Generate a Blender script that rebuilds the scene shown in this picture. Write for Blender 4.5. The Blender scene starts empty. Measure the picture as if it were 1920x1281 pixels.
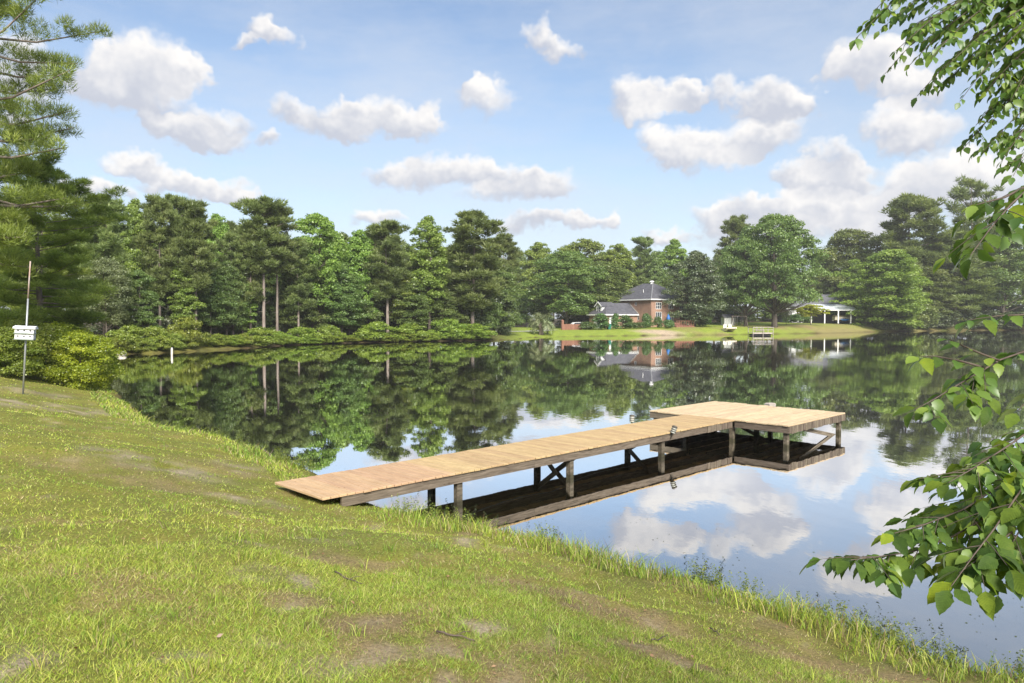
import bpy, math, random
import numpy as np
from mathutils import Vector, Matrix

R = math.radians
scene = bpy.context.scene
col = scene.collection

# ------------------------------------------------------------------ camera
FPX, HZ, CAMZ = 1380.0, 598.0, 3.27          # focal length and horizon in photo pixels, eye height above the water
cam_d = bpy.data.cameras.new('camera')
cam = bpy.data.objects.new('camera', cam_d)
col.objects.link(cam)
cam_d.sensor_width = 36.0
cam_d.lens = 36.0 * FPX / 1920.0
cam_d.clip_start = 0.05
cam_d.clip_end = 4000.0
PITCH = math.atan((640.5 - HZ) / FPX)
cam.location = (0, 0, CAMZ)
cam.rotation_euler = (R(90) - PITCH, 0, 0)
scene.camera = cam

# ------------------------------------------------------------------ render settings, exposure
scene.render.engine = 'CYCLES'
scene.cycles.use_denoising = True
scene.cycles.max_bounces = 7
scene.cycles.diffuse_bounces = 4
scene.cycles.glossy_bounces = 3
scene.cycles.transmission_bounces = 4
scene.cycles.transparent_max_bounces = 8
scene.cycles.caustics_reflective = False
scene.cycles.caustics_refractive = False
scene.view_settings.view_transform = 'Standard'
scene.view_settings.look = 'None'
scene.view_settings.gamma = 1.0
scene.view_settings.use_curve_mapping = False
scene.view_settings.exposure = 1.05

HAZE = 0.0003
SUN_EL, SUN_AZ = R(37), R(166)               # azimuth clockwise from +Y: behind the camera, to the right
SUN_DIR = Vector((math.sin(SUN_AZ) * math.cos(SUN_EL), math.cos(SUN_AZ) * math.cos(SUN_EL), math.sin(SUN_EL)))
sun_d = bpy.data.lights.new('sun', 'SUN')
sun_d.energy = 4.0
sun_d.angle = R(26)                        # a bright sun behind thin cloud: soft shadows
sun_d.color = (1.0, 0.95, 0.86)
sun = bpy.data.objects.new('sun', sun_d)
col.objects.link(sun)
sun.rotation_euler = SUN_DIR.to_track_quat('Z', 'Y').to_euler()
sun.location = (40, -60, 90)


def pix_dir(px, py):
    """world direction through a point of the picture (y divided out)"""
    x, y = (px - 960.0) / FPX, -(py - 640.5) / FPX
    c, s = math.cos(PITCH), math.sin(PITCH)
    d = Vector((x, c + y * s, -s + y * c))
    return d


def PD(px, py, D):
    d = pix_dir(px, py)
    return Vector((0, 0, CAMZ)) + d * (D / d.y)


# ------------------------------------------------------------------ world: sky with clouds
CLOUDS = [  # centre and half size of each puff, in photo pixels, turned into directions below
 (190,135,60,52),(240,118,62,48),(312,118,72,50),(352,132,42,40),(255,165,115,42),(195,180,70,34),
 (50,118,50,48),(20,240,38,20),(30,165,60,32),
 (330,240,75,33),(402,222,50,30),(370,250,80,24),(285,222,40,22),(490,265,28,18),
 (545,213,40,27),(640,222,58,38),(705,215,68,36),(772,235,58,30),(806,215,26,30),(660,245,110,22),
 (490,62,34,22),(522,76,42,16),(458,82,36,12),
 (915,182,52,46),(898,160,34,26),(1014,62,28,28),(1052,90,32,26),
 (740,330,46,28),(812,320,58,30),(882,320,54,28),(952,336,68,28),(1022,350,58,28),(960,370,90,20),
 (268,310,46,18),(332,340,70,20),(402,355,70,22),(445,367,40,14),(205,357,55,20),(130,352,30,16),
 (980,427,70,17),(1062,421,50,15),(1122,416,50,15),(1166,410,20,16),(720,420,60,15),
 (1188,186,44,34),(1252,170,54,30),(1230,206,50,28),(1292,176,30,24),(1352,170,38,24),
 (1430,178,52,34),(1492,195,52,34),(1460,205,70,28),(1522,208,32,26),
 (1240,260,40,27),(1302,262,58,32),(1382,265,80,38),(1452,260,58,34),(1332,302,88,26),(1270,290,58,26),
 (1560,300,54,28),(1592,322,44,24),(1502,332,58,24),(1552,347,78,26),
 (1622,112,72,38),(1682,132,80,46),(1600,136,50,30),(1722,172,58,38),
 (1682,232,58,34),(1742,252,60,38),(1702,272,50,28),
 (1682,352,58,36),(1782,332,98,46),(1856,332,88,56),(1742,382,118,38),
 (1332,402,44,24),(1402,396,50,28),(1462,392,58,26),(1532,392,70,36),(1602,392,80,38),(1402,432,118,24),
 (1562,432,150,30),(1250,436,42,12),
]
world = bpy.data.worlds.new('World')
scene.world = world
world.use_nodes = True
wt = world.node_tree
wt.nodes.clear()


def wn(kind, **kw):
    n = wt.nodes.new(kind)
    for k, v in kw.items():
        setattr(n, k, v)
    return n


def wl(a, b):
    wt.links.new(a, b)


def wmath(op, a, b=None, c=None, clamp=False):
    n = wn('ShaderNodeMath', operation=op, use_clamp=clamp)
    for i, v in enumerate((a, b, c)):
        if v is None:
            continue
        if isinstance(v, (int, float)):
            n.inputs[i].default_value = v
        else:
            wl(v, n.inputs[i])
    return n.outputs[0]


def wvec(op, a, b=None, c=None):
    n = wn('ShaderNodeVectorMath', operation=op)
    for i, v in enumerate((a, b, c)):
        if v is None:
            continue
        if isinstance(v, (tuple, list)):
            n.inputs[i].default_value = v
        else:
            wl(v, n.inputs[i])
    return n.outputs['Value' if op in ('DOT_PRODUCT', 'LENGTH', 'DISTANCE') else 'Vector']


out = wn('ShaderNodeOutputWorld')
bg = wn('ShaderNodeBackground')
SKY_STRENGTH = 0.085
bg.inputs['Strength'].default_value = SKY_STRENGTH
wl(bg.outputs[0], out.inputs['Surface'])
sky = wn('ShaderNodeTexSky', sky_type='NISHITA', sun_disc=False)
sky.sun_elevation = SUN_EL
sky.sun_rotation = SUN_AZ
sky.air_density = 1.0
sky.dust_density = 0.8
sky.ozone_density = 1.4
tc = wn('ShaderNodeTexCoord')
gen = tc.outputs['Generated']
sep = wn('ShaderNodeSeparateXYZ')
wl(gen, sep.inputs[0])
az = wmath('ARCTAN2', sep.outputs[0], sep.outputs[1])
el = wmath('ARCSINE', sep.outputs[2])
n_big = wn('ShaderNodeTexNoise')
n_big.inputs['Scale'].default_value = 11.0
n_big.inputs['Detail'].default_value = 4.0
n_big.inputs['Roughness'].default_value = 0.68
wl(gen, n_big.inputs['Vector'])
warp = wvec('MULTIPLY_ADD', n_big.outputs['Color'], (0.12, 0.085, 0.0), (-0.06, -0.0425, 0.0))
comb = wn('ShaderNodeCombineXYZ')
wl(az, comb.inputs[0])
wl(el, comb.inputs[1])
pvec = wvec('ADD', comb.outputs[0], warp)
blobs = []
for (cx, cy, rx, ry) in CLOUDS:
    d = pix_dir(cx, cy).normalized()
    a0, e0 = math.atan2(d.x, d.y), math.asin(d.z)
    d1 = pix_dir(cx + rx, cy).normalized()
    d2 = pix_dir(cx, cy - ry).normalized()
    ra = abs(math.atan2(d1.x, d1.y) - a0)
    re = abs(math.asin(d2.z) - e0)
    blobs.append((a0, e0, ra * 1.27, re * 1.27))
crng = random.Random(5)
for k in range(14):                          # the same broken cumulus goes on round the rest of the sky
    a0 = crng.choice((-1, 1)) * crng.uniform(0.85, 3.0)
    e0 = crng.uniform(0.10, 0.75)
    w = crng.uniform(0.07, 0.13) / max(0.5, math.cos(e0))
    for j in range(2):
        blobs.append((a0 + crng.uniform(-w, w), e0 + crng.uniform(-0.02, 0.03), w * crng.uniform(0.6, 1.0), crng.uniform(0.035, 0.06)))
acc = None
for bi, (a0, e0, ra, re) in enumerate(blobs):
    if bi % 24 == 23:                       # keeps the shader compiler from evaluating all puffs at once
        pvec = wvec('MULTIPLY_ADD', acc, (1e-12, 1e-12, 1e-12), pvec)
    q = wvec('MULTIPLY_ADD', pvec, (1 / ra, 1 / re, 0.0), (-a0 / ra, -e0 / re, 1.0))
    dd = wvec('DOT_PRODUCT', q, q)
    w = wmath('SUBTRACT', 2.0, dd, clamp=True)
    n = wn('ShaderNodeVectorMath', operation='MULTIPLY_ADD')
    wl(q, n.inputs[0])
    wl(w, n.inputs[1])
    if acc is None:
        n.inputs[2].default_value = (0, 0, 0)
    else:
        wl(acc, n.inputs[2])
    acc = n.outputs[0]
asep = wn('ShaderNodeSeparateXYZ')
wl(acc, asep.inputs[0])
Wsum = asep.outputs[2]
n_det = wn('ShaderNodeTexNoise')
n_det.inputs['Scale'].default_value = 26.0
n_det.inputs['Detail'].default_value = 5.0
n_det.inputs['Roughness'].default_value = 0.55
wl(gen, n_det.inputs['Vector'])
dens0 = wmath('MULTIPLY_ADD', n_det.outputs['Fac'], -1.35, wmath('MULTIPLY', Wsum, 1.25))
mr = wn('ShaderNodeMapRange', interpolation_type='SMOOTHSTEP')
mr.inputs['From Min'].default_value = -0.62
mr.inputs['From Max'].default_value = 0.62
wl(dens0, mr.inputs['Value'])
dens = wmath('MULTIPLY', mr.outputs[0], 0.97)
qy = wmath('DIVIDE', asep.outputs[1], wmath('MAXIMUM', Wsum, 0.05))
qx = wmath('DIVIDE', asep.outputs[0], wmath('MAXIMUM', Wsum, 0.05))
shade = wmath('MULTIPLY_ADD', qy, 0.75, wmath('MULTIPLY_ADD', qx, 0.28, 0.14))
shade = wmath('ADD', shade, wmath('MULTIPLY_ADD', n_big.outputs['Fac'], 1.9, -0.95))
mr2 = wn('ShaderNodeMapRange', interpolation_type='SMOOTHSTEP')
mr2.inputs['From Min'].default_value = -0.35
mr2.inputs['From Max'].default_value = 0.75
wl(shade, mr2.inputs['Value'])
cmix = wn('ShaderNodeMix', data_type='RGBA')
CLK = 1.0 / SKY_STRENGTH
cmix.inputs['A'].default_value = (0.295 * CLK, 0.31 * CLK, 0.355 * CLK, 1)
cmix.inputs['B'].default_value = (0.515 * CLK, 0.50 * CLK, 0.485 * CLK, 1)
wl(mr2.outputs[0], cmix.inputs['Factor'])
n_wisp = wn('ShaderNodeTexNoise')
n_wisp.inputs['Scale'].default_value = 3.0
n_wisp.inputs['Detail'].default_value = 6.0
n_wisp.inputs['Roughness'].default_value = 0.62
wl(wvec('MULTIPLY', gen, (1.0, 1.0, 3.2)), n_wisp.inputs['Vector'])
wisp = wmath('MULTIPLY', wmath('MULTIPLY_ADD', n_wisp.outputs['Fac'], 2.6, -0.9, clamp=True), 0.6)
# thin bright veil low over the trees, as humid summer air gives
veil = wmath('MULTIPLY', wmath('POWER', wmath('SUBTRACT', 1.0, wmath('ABSOLUTE', sep.outputs[2]), clamp=True), 6.0), 0.85)
skym = wn('ShaderNodeMix', data_type='RGBA')
wl(veil, skym.inputs['Factor'])
skyb = wn('ShaderNodeMix', data_type='RGBA', blend_type='MULTIPLY')
skyb.inputs['Factor'].default_value = 1.0
wl(sky.outputs[0], skyb.inputs['A'])
skyb.inputs['B'].default_value = (1.04, 1.01, 1.0, 1)
wl(skyb.outputs['Result'], skym.inputs['A'])
skym.inputs['B'].default_value = (0.315 * CLK, 0.358 * CLK, 0.42 * CLK, 1)
skyw = wn('ShaderNodeMix', data_type='RGBA')
wl(wisp, skyw.inputs['Factor'])
wl(skym.outputs['Result'], skyw.inputs['A'])
skyw.inputs['B'].default_value = (0.36 * CLK, 0.385 * CLK, 0.43 * CLK, 1)
fin = wn('ShaderNodeMix', data_type='RGBA')
wl(dens, fin.inputs['Factor'])
wl(skyw.outputs['Result'], fin.inputs['A'])
wl(cmix.outputs['Result'], fin.inputs['B'])
wl(fin.outputs['Result'], bg.inputs['Color'])
world.cycles.sampling_method = 'MANUAL'
world.cycles.sample_map_resolution = 512

# ------------------------------------------------------------------ helpers: objects
def tag(o, label=None, cat=None, group=None, kind=None):
    if label:
        o['label'] = label
    if cat:
        o['category'] = cat
    if group:
        o['group'] = group
    if kind:
        o['kind'] = kind
    return o


def thing(name, label, cat, loc=(0, 0, 0), rotz=0.0, group=None, scale=(1, 1, 1)):
    o = bpy.data.objects.new(name, None)
    o.empty_display_size = 0.2
    col.objects.link(o)
    o.location = loc
    o.rotation_euler = (0, 0, rotz)
    o.scale = scale
    return tag(o, label, cat, group)


def obj(name, me, mat=None, parent=None, loc=None, rot=None, scale=None):
    o = bpy.data.objects.new(name, me)
    col.objects.link(o)
    if mat is not None and len(me.materials) == 0:
        me.materials.append(mat)
    if parent is not None:
        o.parent = parent
    if loc is not None:
        o.location = loc
    if rot is not None:
        o.rotation_euler = rot
    if scale is not None:
        o.scale = scale
    return o


def copy_tree(src, parent=None):
    c = src.copy()
    col.objects.link(c)
    c.parent = parent
    for ch in src.children:
        copy_tree(ch, c)
    return c


def np_mesh(name, V, F, smooth=False, face_attr=None, corner_cols=None):
    """V (n,3); F list of index arrays, each (m,k)"""
    me = bpy.data.meshes.new(name)
    if not isinstance(F, (list, tuple)):
        F = [F]
    F = [np.asarray(f, dtype=np.int32) for f in F if len(f)]
    V = np.asarray(V, dtype=np.float32)
    tot = np.concatenate([np.full(len(f), f.shape[1], dtype=np.int32) for f in F])
    loops = np.concatenate([f.ravel() for f in F])
    start = np.concatenate([[0], np.cumsum(tot)[:-1]]).astype(np.int32)
    me.vertices.add(len(V))
    me.vertices.foreach_set('co', V.ravel())
    me.loops.add(len(loops))
    me.loops.foreach_set('vertex_index', loops)
    me.polygons.add(len(tot))
    me.polygons.foreach_set('loop_start', start)
    me.polygons.foreach_set('loop_total', tot)
    me.update(calc_edges=True)
    if smooth:
        me.polygons.foreach_set('use_smooth', np.ones(len(tot), dtype=bool))
    if face_attr is not None:
        a = me.attributes.new('v', 'FLOAT', 'FACE')
        a.data.foreach_set('value', np.asarray(face_attr, dtype=np.float32))
    me.validate()
    return me


def vert_color(me, name, C):
    a = me.attributes.new(name, 'FLOAT_COLOR', 'POINT')
    C4 = np.ones((len(C), 4), dtype=np.float32)
    C4[:, :3] = C
    a.data.foreach_set('color', C4.ravel())


class MB:
    """collects boxes, prisms and tubes into ONE mesh"""
    def __init__(self):
        self.V, self.F = [], []

    def add(self, vs, fs):
        b = len(self.V)
        self.V += [tuple(v) for v in vs]
        self.F += [tuple(i + b for i in f) for f in fs]
        return self

    def box(self, x0, x1, y0, y1, z0, z1):
        return self.add([(x0, y0, z0), (x1, y0, z0), (x1, y1, z0), (x0, y1, z0), (x0, y0, z1), (x1, y0, z1), (x1, y1, z1), (x0, y1, z1)],
                        [(0, 3, 2, 1), (4, 5, 6, 7), (0, 1, 5, 4), (1, 2, 6, 5), (2, 3, 7, 6), (3, 0, 4, 7)])

    def bbox(self, x0, x1, y0, y1, z0, z1, b=0.004):
        """box with chamfered top edges"""
        return self.add([(x0, y0, z0), (x1, y0, z0), (x1, y1, z0), (x0, y1, z0),
                         (x0, y0, z1 - b), (x1, y0, z1 - b), (x1, y1, z1 - b), (x0, y1, z1 - b),
                         (x0 + b, y0 + b, z1), (x1 - b, y0 + b, z1), (x1 - b, y1 - b, z1), (x0 + b, y1 - b, z1)],
                        [(0, 3, 2, 1), (0, 1, 5, 4), (1, 2, 6, 5), (2, 3, 7, 6), (3, 0, 4, 7),
                         (4, 5, 9, 8), (5, 6, 10, 9), (6, 7, 11, 10), (7, 4, 8, 11), (8, 9, 10, 11)])

    def bar(self, p, q, w, h=None, up=(0, 0, 1)):
        h = h or w
        p, q = Vector(p), Vector(q)
        d = (q - p).normalized()
        s = d.cross(Vector(up))
        if s.length < 1e-4:
            s = d.cross(Vector((1, 0, 0)))
        s.normalize()
        t = s.cross(d)
        vs = []
        for c in (p, q):
            for a, b in ((-1, -1), (1, -1), (1, 1), (-1, 1)):
                vs.append(c + s * (a * w / 2) + t * (b * h / 2))
        return self.add(vs, [(0, 1, 2, 3), (7, 6, 5, 4), (0, 4, 5, 1), (1, 5, 6, 2), (2, 6, 7, 3), (3, 7, 4, 0)])

    def tube(self, pts, rad, n=8, cap=True):
        V, F = tube_np(pts, rad, n, cap)
        return self.add(V, F)

    def poly(self, vs):
        return self.add(vs, [tuple(range(len(vs)))])

    def mesh(self, name, smooth=False):
        me = bpy.data.meshes.new(name)
        me.from_pydata(self.V, [], self.F)
        if smooth:
            me.polygons.foreach_set('use_smooth', [True] * len(me.polygons))
        me.update()
        return me

    def build(self, name, mat, parent=None, smooth=False, **kw):
        return obj(name, self.mesh(name, smooth), mat, parent, **kw)


def tube_np(pts, rad, n=8, cap=True):
    pts = [Vector(p) for p in pts]
    if isinstance(rad, (int, float)):
        rad = [rad] * len(pts)
    V, F = [], []
    prev = None
    for i, p in enumerate(pts):
        d = (pts[min(i + 1, len(pts) - 1)] - pts[max(i - 1, 0)])
        d = d.normalized() if d.length > 1e-9 else Vector((0, 0, 1))
        ref = prev if prev is not None else (Vector((1, 0, 0)) if abs(d.x) < 0.9 else Vector((0, 1, 0)))
        s = (ref - d * ref.dot(d))
        s = s.normalized() if s.length > 1e-6 else d.orthogonal().normalized()
        prev = s
        t = d.cross(s)
        for k in range(n):
            a = 2 * math.pi * k / n
            V.append(p + (s * math.cos(a) + t * math.sin(a)) * rad[i])
    for i in range(len(pts) - 1):
        for k in range(n):
            k2 = (k + 1) % n
            F.append((i * n + k, i * n + k2, (i + 1) * n + k2, (i + 1) * n + k))
    if cap:
        F.append(tuple(reversed(range(n))))
        F.append(tuple((len(pts) - 1) * n + k for k in range(n)))
    return V, F


# ------------------------------------------------------------------ helpers: noise, terrain
_pr = np.random.RandomState(11)
_TAB = _pr.rand(256, 256).astype(np.float32)


def vnoise(x, y):
    xi, yi = np.floor(x).astype(int), np.floor(y).astype(int)
    fx, fy = x - xi, y - yi
    fx, fy = fx * fx * (3 - 2 * fx), fy * fy * (3 - 2 * fy)
    a, b = _TAB[xi % 256, yi % 256], _TAB[(xi + 1) % 256, yi % 256]
    c, d = _TAB[xi % 256, (yi + 1) % 256], _TAB[(xi + 1) % 256, (yi + 1) % 256]
    return (a * (1 - fx) + b * fx) * (1 - fy) + (c * (1 - fx) + d * fx) * fy


def fbm(x, y, o=4):
    s, amp, tot = 0, 1.0, 0
    for k in range(o):
        s = s + amp * vnoise(x * 2 ** k + 17.3 * k, y * 2 ** k + 9.1 * k)
        tot += amp
        amp *= 0.5
    return s / tot


LAKE_KEY = [(9.5, 2.6), (6.6, 4.9), (4.35, 6.55), (3.45, 7.75), (2.05, 9.15), (0.25, 10.75), (-1.1, 11.3), (-2.0, 12.2), (-2.75, 13.2),
            (-4.15, 15.2), (-5.9, 17.3), (-7.1, 19.0), (-9.7, 21.1), (-11.2, 22.9), (-13.4, 26.0), (-17.6, 32.5),
            (-24.0, 42.0), (-31.0, 55.0), (-35.6, 67.0), (-32.6, 71.5), (-29.5, 82.0), (-27.0, 92.0), (-21.5, 100.0), (-12.0, 107.0), (-4.0, 111.0), (0.5, 117.0),
            (4.1, 129.0), (17.5, 138.5), (32.0, 145.5), (45.5, 151.0), (60.0, 160.0), (74.0, 169.0), (92.0, 184.0), (115.0, 200.0), (142.0, 212.0),
            (172.0, 205.0), (180.0, 150.0), (120.0, 60.0), (60.0, 5.0), (30.0, -8.0), (18.0, -4.0)]


def catmull(P, n):
    P = np.array(P, dtype=float)
    N = len(P)
    o = []
    for i in range(N):
        p0, p1, p2, p3 = P[(i - 1) % N], P[i], P[(i + 1) % N], P[(i + 2) % N]
        for k in range(n):
            t = k / n
            o.append(0.5 * ((2 * p1) + (-p0 + p2) * t + (2 * p0 - 5 * p1 + 4 * p2 - p3) * t * t + (-p0 + 3 * p1 - 3 * p2 + p3) * t ** 3))
    return np.array(o)


LAKE = catmull(LAKE_KEY, 4)


def sdist(x, y):
    """distance to the shoreline, positive on land"""
    x, y = np.asarray(x, float), np.asarray(y, float)
    best = np.full(x.shape, 1e9)
    inside = np.zeros(x.shape, bool)
    N = len(LAKE)
    for i in range(N):
        ax, ay = LAKE[i]
        bx, by = LAKE[(i + 1) % N]
        dx, dy = bx - ax, by - ay
        t = np.clip(((x - ax) * dx + (y - ay) * dy) / (dx * dx + dy * dy + 1e-12), 0, 1)
        d = (x - ax - t * dx) ** 2 + (y - ay - t * dy) ** 2
        best = np.minimum(best, d)
        if ay != by:
            c = ((ay > y) != (by > y)) & (x < (bx - ax) * (y - ay) / (by - ay) + ax)
            inside ^= c
    d = np.sqrt(best)
    return np.where(inside, -d, d)


PX = [-40, -12, -4, -1.2, -0.25, 0, 0.22, 0.6, 1.9, 3.5, 5.5, 8, 15, 40, 110, 900]
PZ = [-3.0, -2.4, -1.2, -0.45, -0.16, -0.04, 0.12, 0.25, 0.515, 0.98, 1.42, 1.66, 1.88, 2.6, 3.4, 3.4]


def hgt(x, y):
    x, y = np.asarray(x, float), np.asarray(y, float)
    d = sdist(x, y)
    jit = (fbm(x * 0.9 + 40, y * 0.9 + 40, 3) - 0.5) * np.where(y < 60, 0.55, 1.5)
    d2 = d + jit
    h = np.interp(d2, PX, PZ)
    far = np.interp(x, [-40, 0, 18, 34, 70, 200], [0.55, 0.5, 0.58, 0.86, 1.12, 1.1])
    k = np.clip((y - 60) / 40, 0, 1)
    h = np.where(h > 0, h * (1 * (1 - k) + far * k), h)
    near = np.clip(1 - np.hypot(x, y) / 60, 0, 1)
    h = h + np.where(d > 0.3, 1, 0) * ((fbm(x * 1.7, y * 1.7, 3) - 0.5) * 0.10 + (fbm(x * 0.35 + 7, y * 0.35, 2) - 0.5) * 0.16) * near * np.clip(d, 0, 1)
    return h


def gz(x, y):
    return float(hgt(np.array([x]), np.array([y]))[0])


def G(px, py):
    """where the ray through a picture point meets the terrain"""
    d = pix_dir(px, py)
    ts = np.concatenate([np.arange(1.5, 60, 0.05), np.arange(60, 260, 0.25)])
    xs, ys, zs = d.x / d.y * ts, ts, CAMZ + d.z / d.y * ts
    below = np.nonzero(zs < np.maximum(hgt(xs, ys), -0.02))[0]
    i = below[0] if len(below) else len(ts) - 1
    return Vector((xs[i], ys[i], float(zs[i])))


# ------------------------------------------------------------------ helpers: materials
MATS = {}


def new_mat(name):
    m = bpy.data.materials.new(name)
    m.use_nodes = True
    nt = m.node_tree
    nt.nodes.clear()
    o = nt.nodes.new('ShaderNodeOutputMaterial')
    return m, nt, o


def nd(nt, kind, inp=None, **kw):
    n = nt.nodes.new(kind)
    for k, v in kw.items():
        setattr(n, k, v)
    for k, v in (inp or {}).items():
        if isinstance(v, bpy.types.NodeSocket):
            nt.links.new(v, n.inputs[k])
        else:
            n.inputs[k].default_value = v
    return n


def c4(c):
    return (c[0], c[1], c[2], 1.0)


def ramp(nt, fac, stops):
    r = nt.nodes.new('ShaderNodeValToRGB')
    el_ = r.color_ramp.elements
    while len(el_) < len(stops):
        el_.new(0.5)
    for e, (p, c) in zip(el_, stops):
        e.position = p
        e.color = c4(c)
    nt.links.new(fac, r.inputs[0])
    return r.outputs[0]


def mat_surface(name, cols, scale=4.0, rough=0.8, stretch=(1, 1, 1), bump=0.2, rand=0.0, detail=6.0, metallic=0.0, spec=0.3):
    """noise-mottled surface between the given colours; rand shifts the tone from object to object"""
    m, nt, o = new_mat(name)
    tcn = nd(nt, 'ShaderNodeTexCoord')
    mp = nd(nt, 'ShaderNodeMapping', {'Vector': tcn.outputs['Object'], 'Scale': stretch})
    vec = mp.outputs[0]
    oi = nd(nt, 'ShaderNodeObjectInfo')
    off = nd(nt, 'ShaderNodeVectorMath', {0: vec, 1: oi.outputs['Random']}, operation='ADD')
    sc = nd(nt, 'ShaderNodeVectorMath', {0: oi.outputs['Random'], 1: (37.0, 53.0, 71.0)}, operation='MULTIPLY')
    off = nd(nt, 'ShaderNodeVectorMath', {0: vec, 1: sc.outputs[0]}, operation='ADD')
    nz = nd(nt, 'ShaderNodeTexNoise', {'Vector': off.outputs[0], 'Scale': scale, 'Detail': detail, 'Roughness': 0.62})
    n = len(cols)
    c = ramp(nt, nz.outputs['Fac'], [(0.28 + 0.44 * i / max(1, n - 1), k) for i, k in enumerate(cols)])
    if rand:
        hv = nd(nt, 'ShaderNodeHueSaturation', {'Color': c, 'Value': nd(nt, 'ShaderNodeMath', {0: oi.outputs['Random'], 1: rand * 2, 2: 1 - rand}, operation='MULTIPLY_ADD').outputs[0]})
        c = hv.outputs[0]
    b = nd(nt, 'ShaderNodeBsdfPrincipled', {'Base Color': c, 'Roughness': rough, 'Metallic': metallic, 'Specular IOR Level': spec})
    if bump:
        bp = nd(nt, 'ShaderNodeBump', {'Height': nz.outputs['Fac'], 'Strength': bump, 'Distance': 0.02})
        nt.links.new(bp.outputs[0], b.inputs['Normal'])
    nt.links.new(b.outputs[0], o.inputs[0])
    MATS[name] = m
    return m


def mat_leaf(name, dark, mid, light, trans=0.35, rand=0.22, gloss=0.05, hue=0.02):
    m, nt, o = new_mat(name)
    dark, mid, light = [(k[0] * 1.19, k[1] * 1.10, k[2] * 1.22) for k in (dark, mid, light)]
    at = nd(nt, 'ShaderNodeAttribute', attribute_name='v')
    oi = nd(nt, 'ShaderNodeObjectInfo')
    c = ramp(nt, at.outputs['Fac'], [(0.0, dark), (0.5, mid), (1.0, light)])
    hv = nd(nt, 'ShaderNodeHueSaturation', {
        'Color': c,
        'Hue': nd(nt, 'ShaderNodeMath', {0: oi.outputs['Random'], 1: hue * 2, 2: 0.5 - hue}, operation='MULTIPLY_ADD').outputs[0],
        'Value': nd(nt, 'ShaderNodeMath', {0: oi.outputs['Random'], 1: rand * 2, 2: 1 - rand}, operation='MULTIPLY_ADD').outputs[0]})
    df = nd(nt, 'ShaderNodeBsdfDiffuse', {'Color': hv.outputs[0]})
    warm = nd(nt, 'ShaderNodeMix', {'Factor': 1.0, 'A': hv.outputs[0], 'B': (1.3, 1.28, 0.6, 1)}, data_type='RGBA', blend_type='MULTIPLY')
    tr = nd(nt, 'ShaderNodeBsdfTranslucent', {'Color': warm.outputs['Result']})
    mx = nd(nt, 'ShaderNodeMixShader', {0: trans, 1: df.outputs[0], 2: tr.outputs[0]})
    if gloss:
        gl = nd(nt, 'ShaderNodeBsdfGlossy', {'Color': (1, 1, 1, 1), 'Roughness': 0.42})
        mx = nd(nt, 'ShaderNodeMixShader', {0: gloss, 1: mx.outputs[0], 2: gl.outputs[0]})
    nt.links.new(mx.outputs[0], o.inputs[0])
    MATS[name] = m
    return m


M_bark_pine = mat_surface('pine_bark', [(0.10, 0.075, 0.06), (0.22, 0.18, 0.155), (0.33, 0.28, 0.25)], 3.0, 0.95, (1, 1, 0.25), 0.6, 0.15)
M_bark = mat_surface('bark', [(0.05, 0.042, 0.035), (0.11, 0.09, 0.075), (0.17, 0.145, 0.12)], 3.0, 0.95, (1, 1, 0.3), 0.6, 0.15)
M_twig = mat_surface('twig_bark', [(0.06, 0.045, 0.035), (0.13, 0.10, 0.08)], 30.0, 0.8, (1, 1, 0.4), 0.2, 0.1)
M_pine = mat_leaf('pine_needles', (0.09, 0.135, 0.04), (0.155, 0.22, 0.064), (0.24, 0.31, 0.10), 0.42, 0.14, 0.02, 0.012)
M_pine_near = mat_leaf('pine_needles_bright', (0.10, 0.155, 0.026), (0.185, 0.26, 0.042), (0.30, 0.38, 0.075), 0.42, 0.08, 0.03, 0.01)
M_poplar = mat_leaf('poplar_leaves', (0.105, 0.175, 0.028), (0.185, 0.285, 0.046), (0.28, 0.385, 0.075), 0.45, 0.15, 0.03)
M_oak = mat_leaf('oak_leaves', (0.075, 0.128, 0.03), (0.135, 0.208, 0.05), (0.215, 0.29, 0.08), 0.44, 0.14, 0.03)
M_pale = mat_leaf('pale_leaves', (0.09, 0.14, 0.055), (0.15, 0.215, 0.08), (0.22, 0.29, 0.12), 0.4, 0.1, 0.04)
M_dark = mat_leaf('dark_glossy_leaves', (0.048, 0.08, 0.03), (0.088, 0.135, 0.05), (0.16, 0.20, 0.085), 0.32, 0.1, 0.06, 0.01)
M_shrub = mat_leaf('shrub_leaves', (0.11, 0.18, 0.02), (0.20, 0.29, 0.036), (0.30, 0.385, 0.06), 0.42, 0.16, 0.035)
M_shrub_y = mat_leaf('yellow_shrub_leaves', (0.135, 0.21, 0.015), (0.26, 0.35, 0.022), (0.38, 0.46, 0.036), 0.45, 0.1, 0.035)
M_hedge = mat_leaf('hedge_leaves', (0.036, 0.088, 0.02), (0.075, 0.155, 0.034), (0.14, 0.235, 0.056), 0.28, 0.15, 0.04)
M_lime = mat_leaf('lime_leaves', (0.20, 0.29, 0.015), (0.30, 0.40, 0.03), (0.42, 0.48, 0.06), 0.45, 0.05, 0.04)
M_palm = mat_leaf('palm_fronds', (0.10, 0.14, 0.06), (0.18, 0.235, 0.10), (0.29, 0.34, 0.17), 0.25, 0.05, 0.05)
M_birch = mat_leaf('birch_foliage', (0.055, 0.12, 0.022), (0.10, 0.19, 0.034), (0.22, 0.32, 0.045), 0.45, 0.0, 0.03, 0.0)

# ------------------------------------------------------------------ terrain
def patch_mask(x, y, plist):
    """soft-edged spots: (px, py, radius_x, radius_y) in metres round the point on the ground"""
    m = np.zeros(np.shape(x))
    for (p, rx, ry, k) in plist:
        q = ((x - p.x) / rx) ** 2 + ((y - p.y) / ry) ** 2
        m = np.maximum(m, k * np.clip(1.35 - q, 0, 1))
    return m


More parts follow.
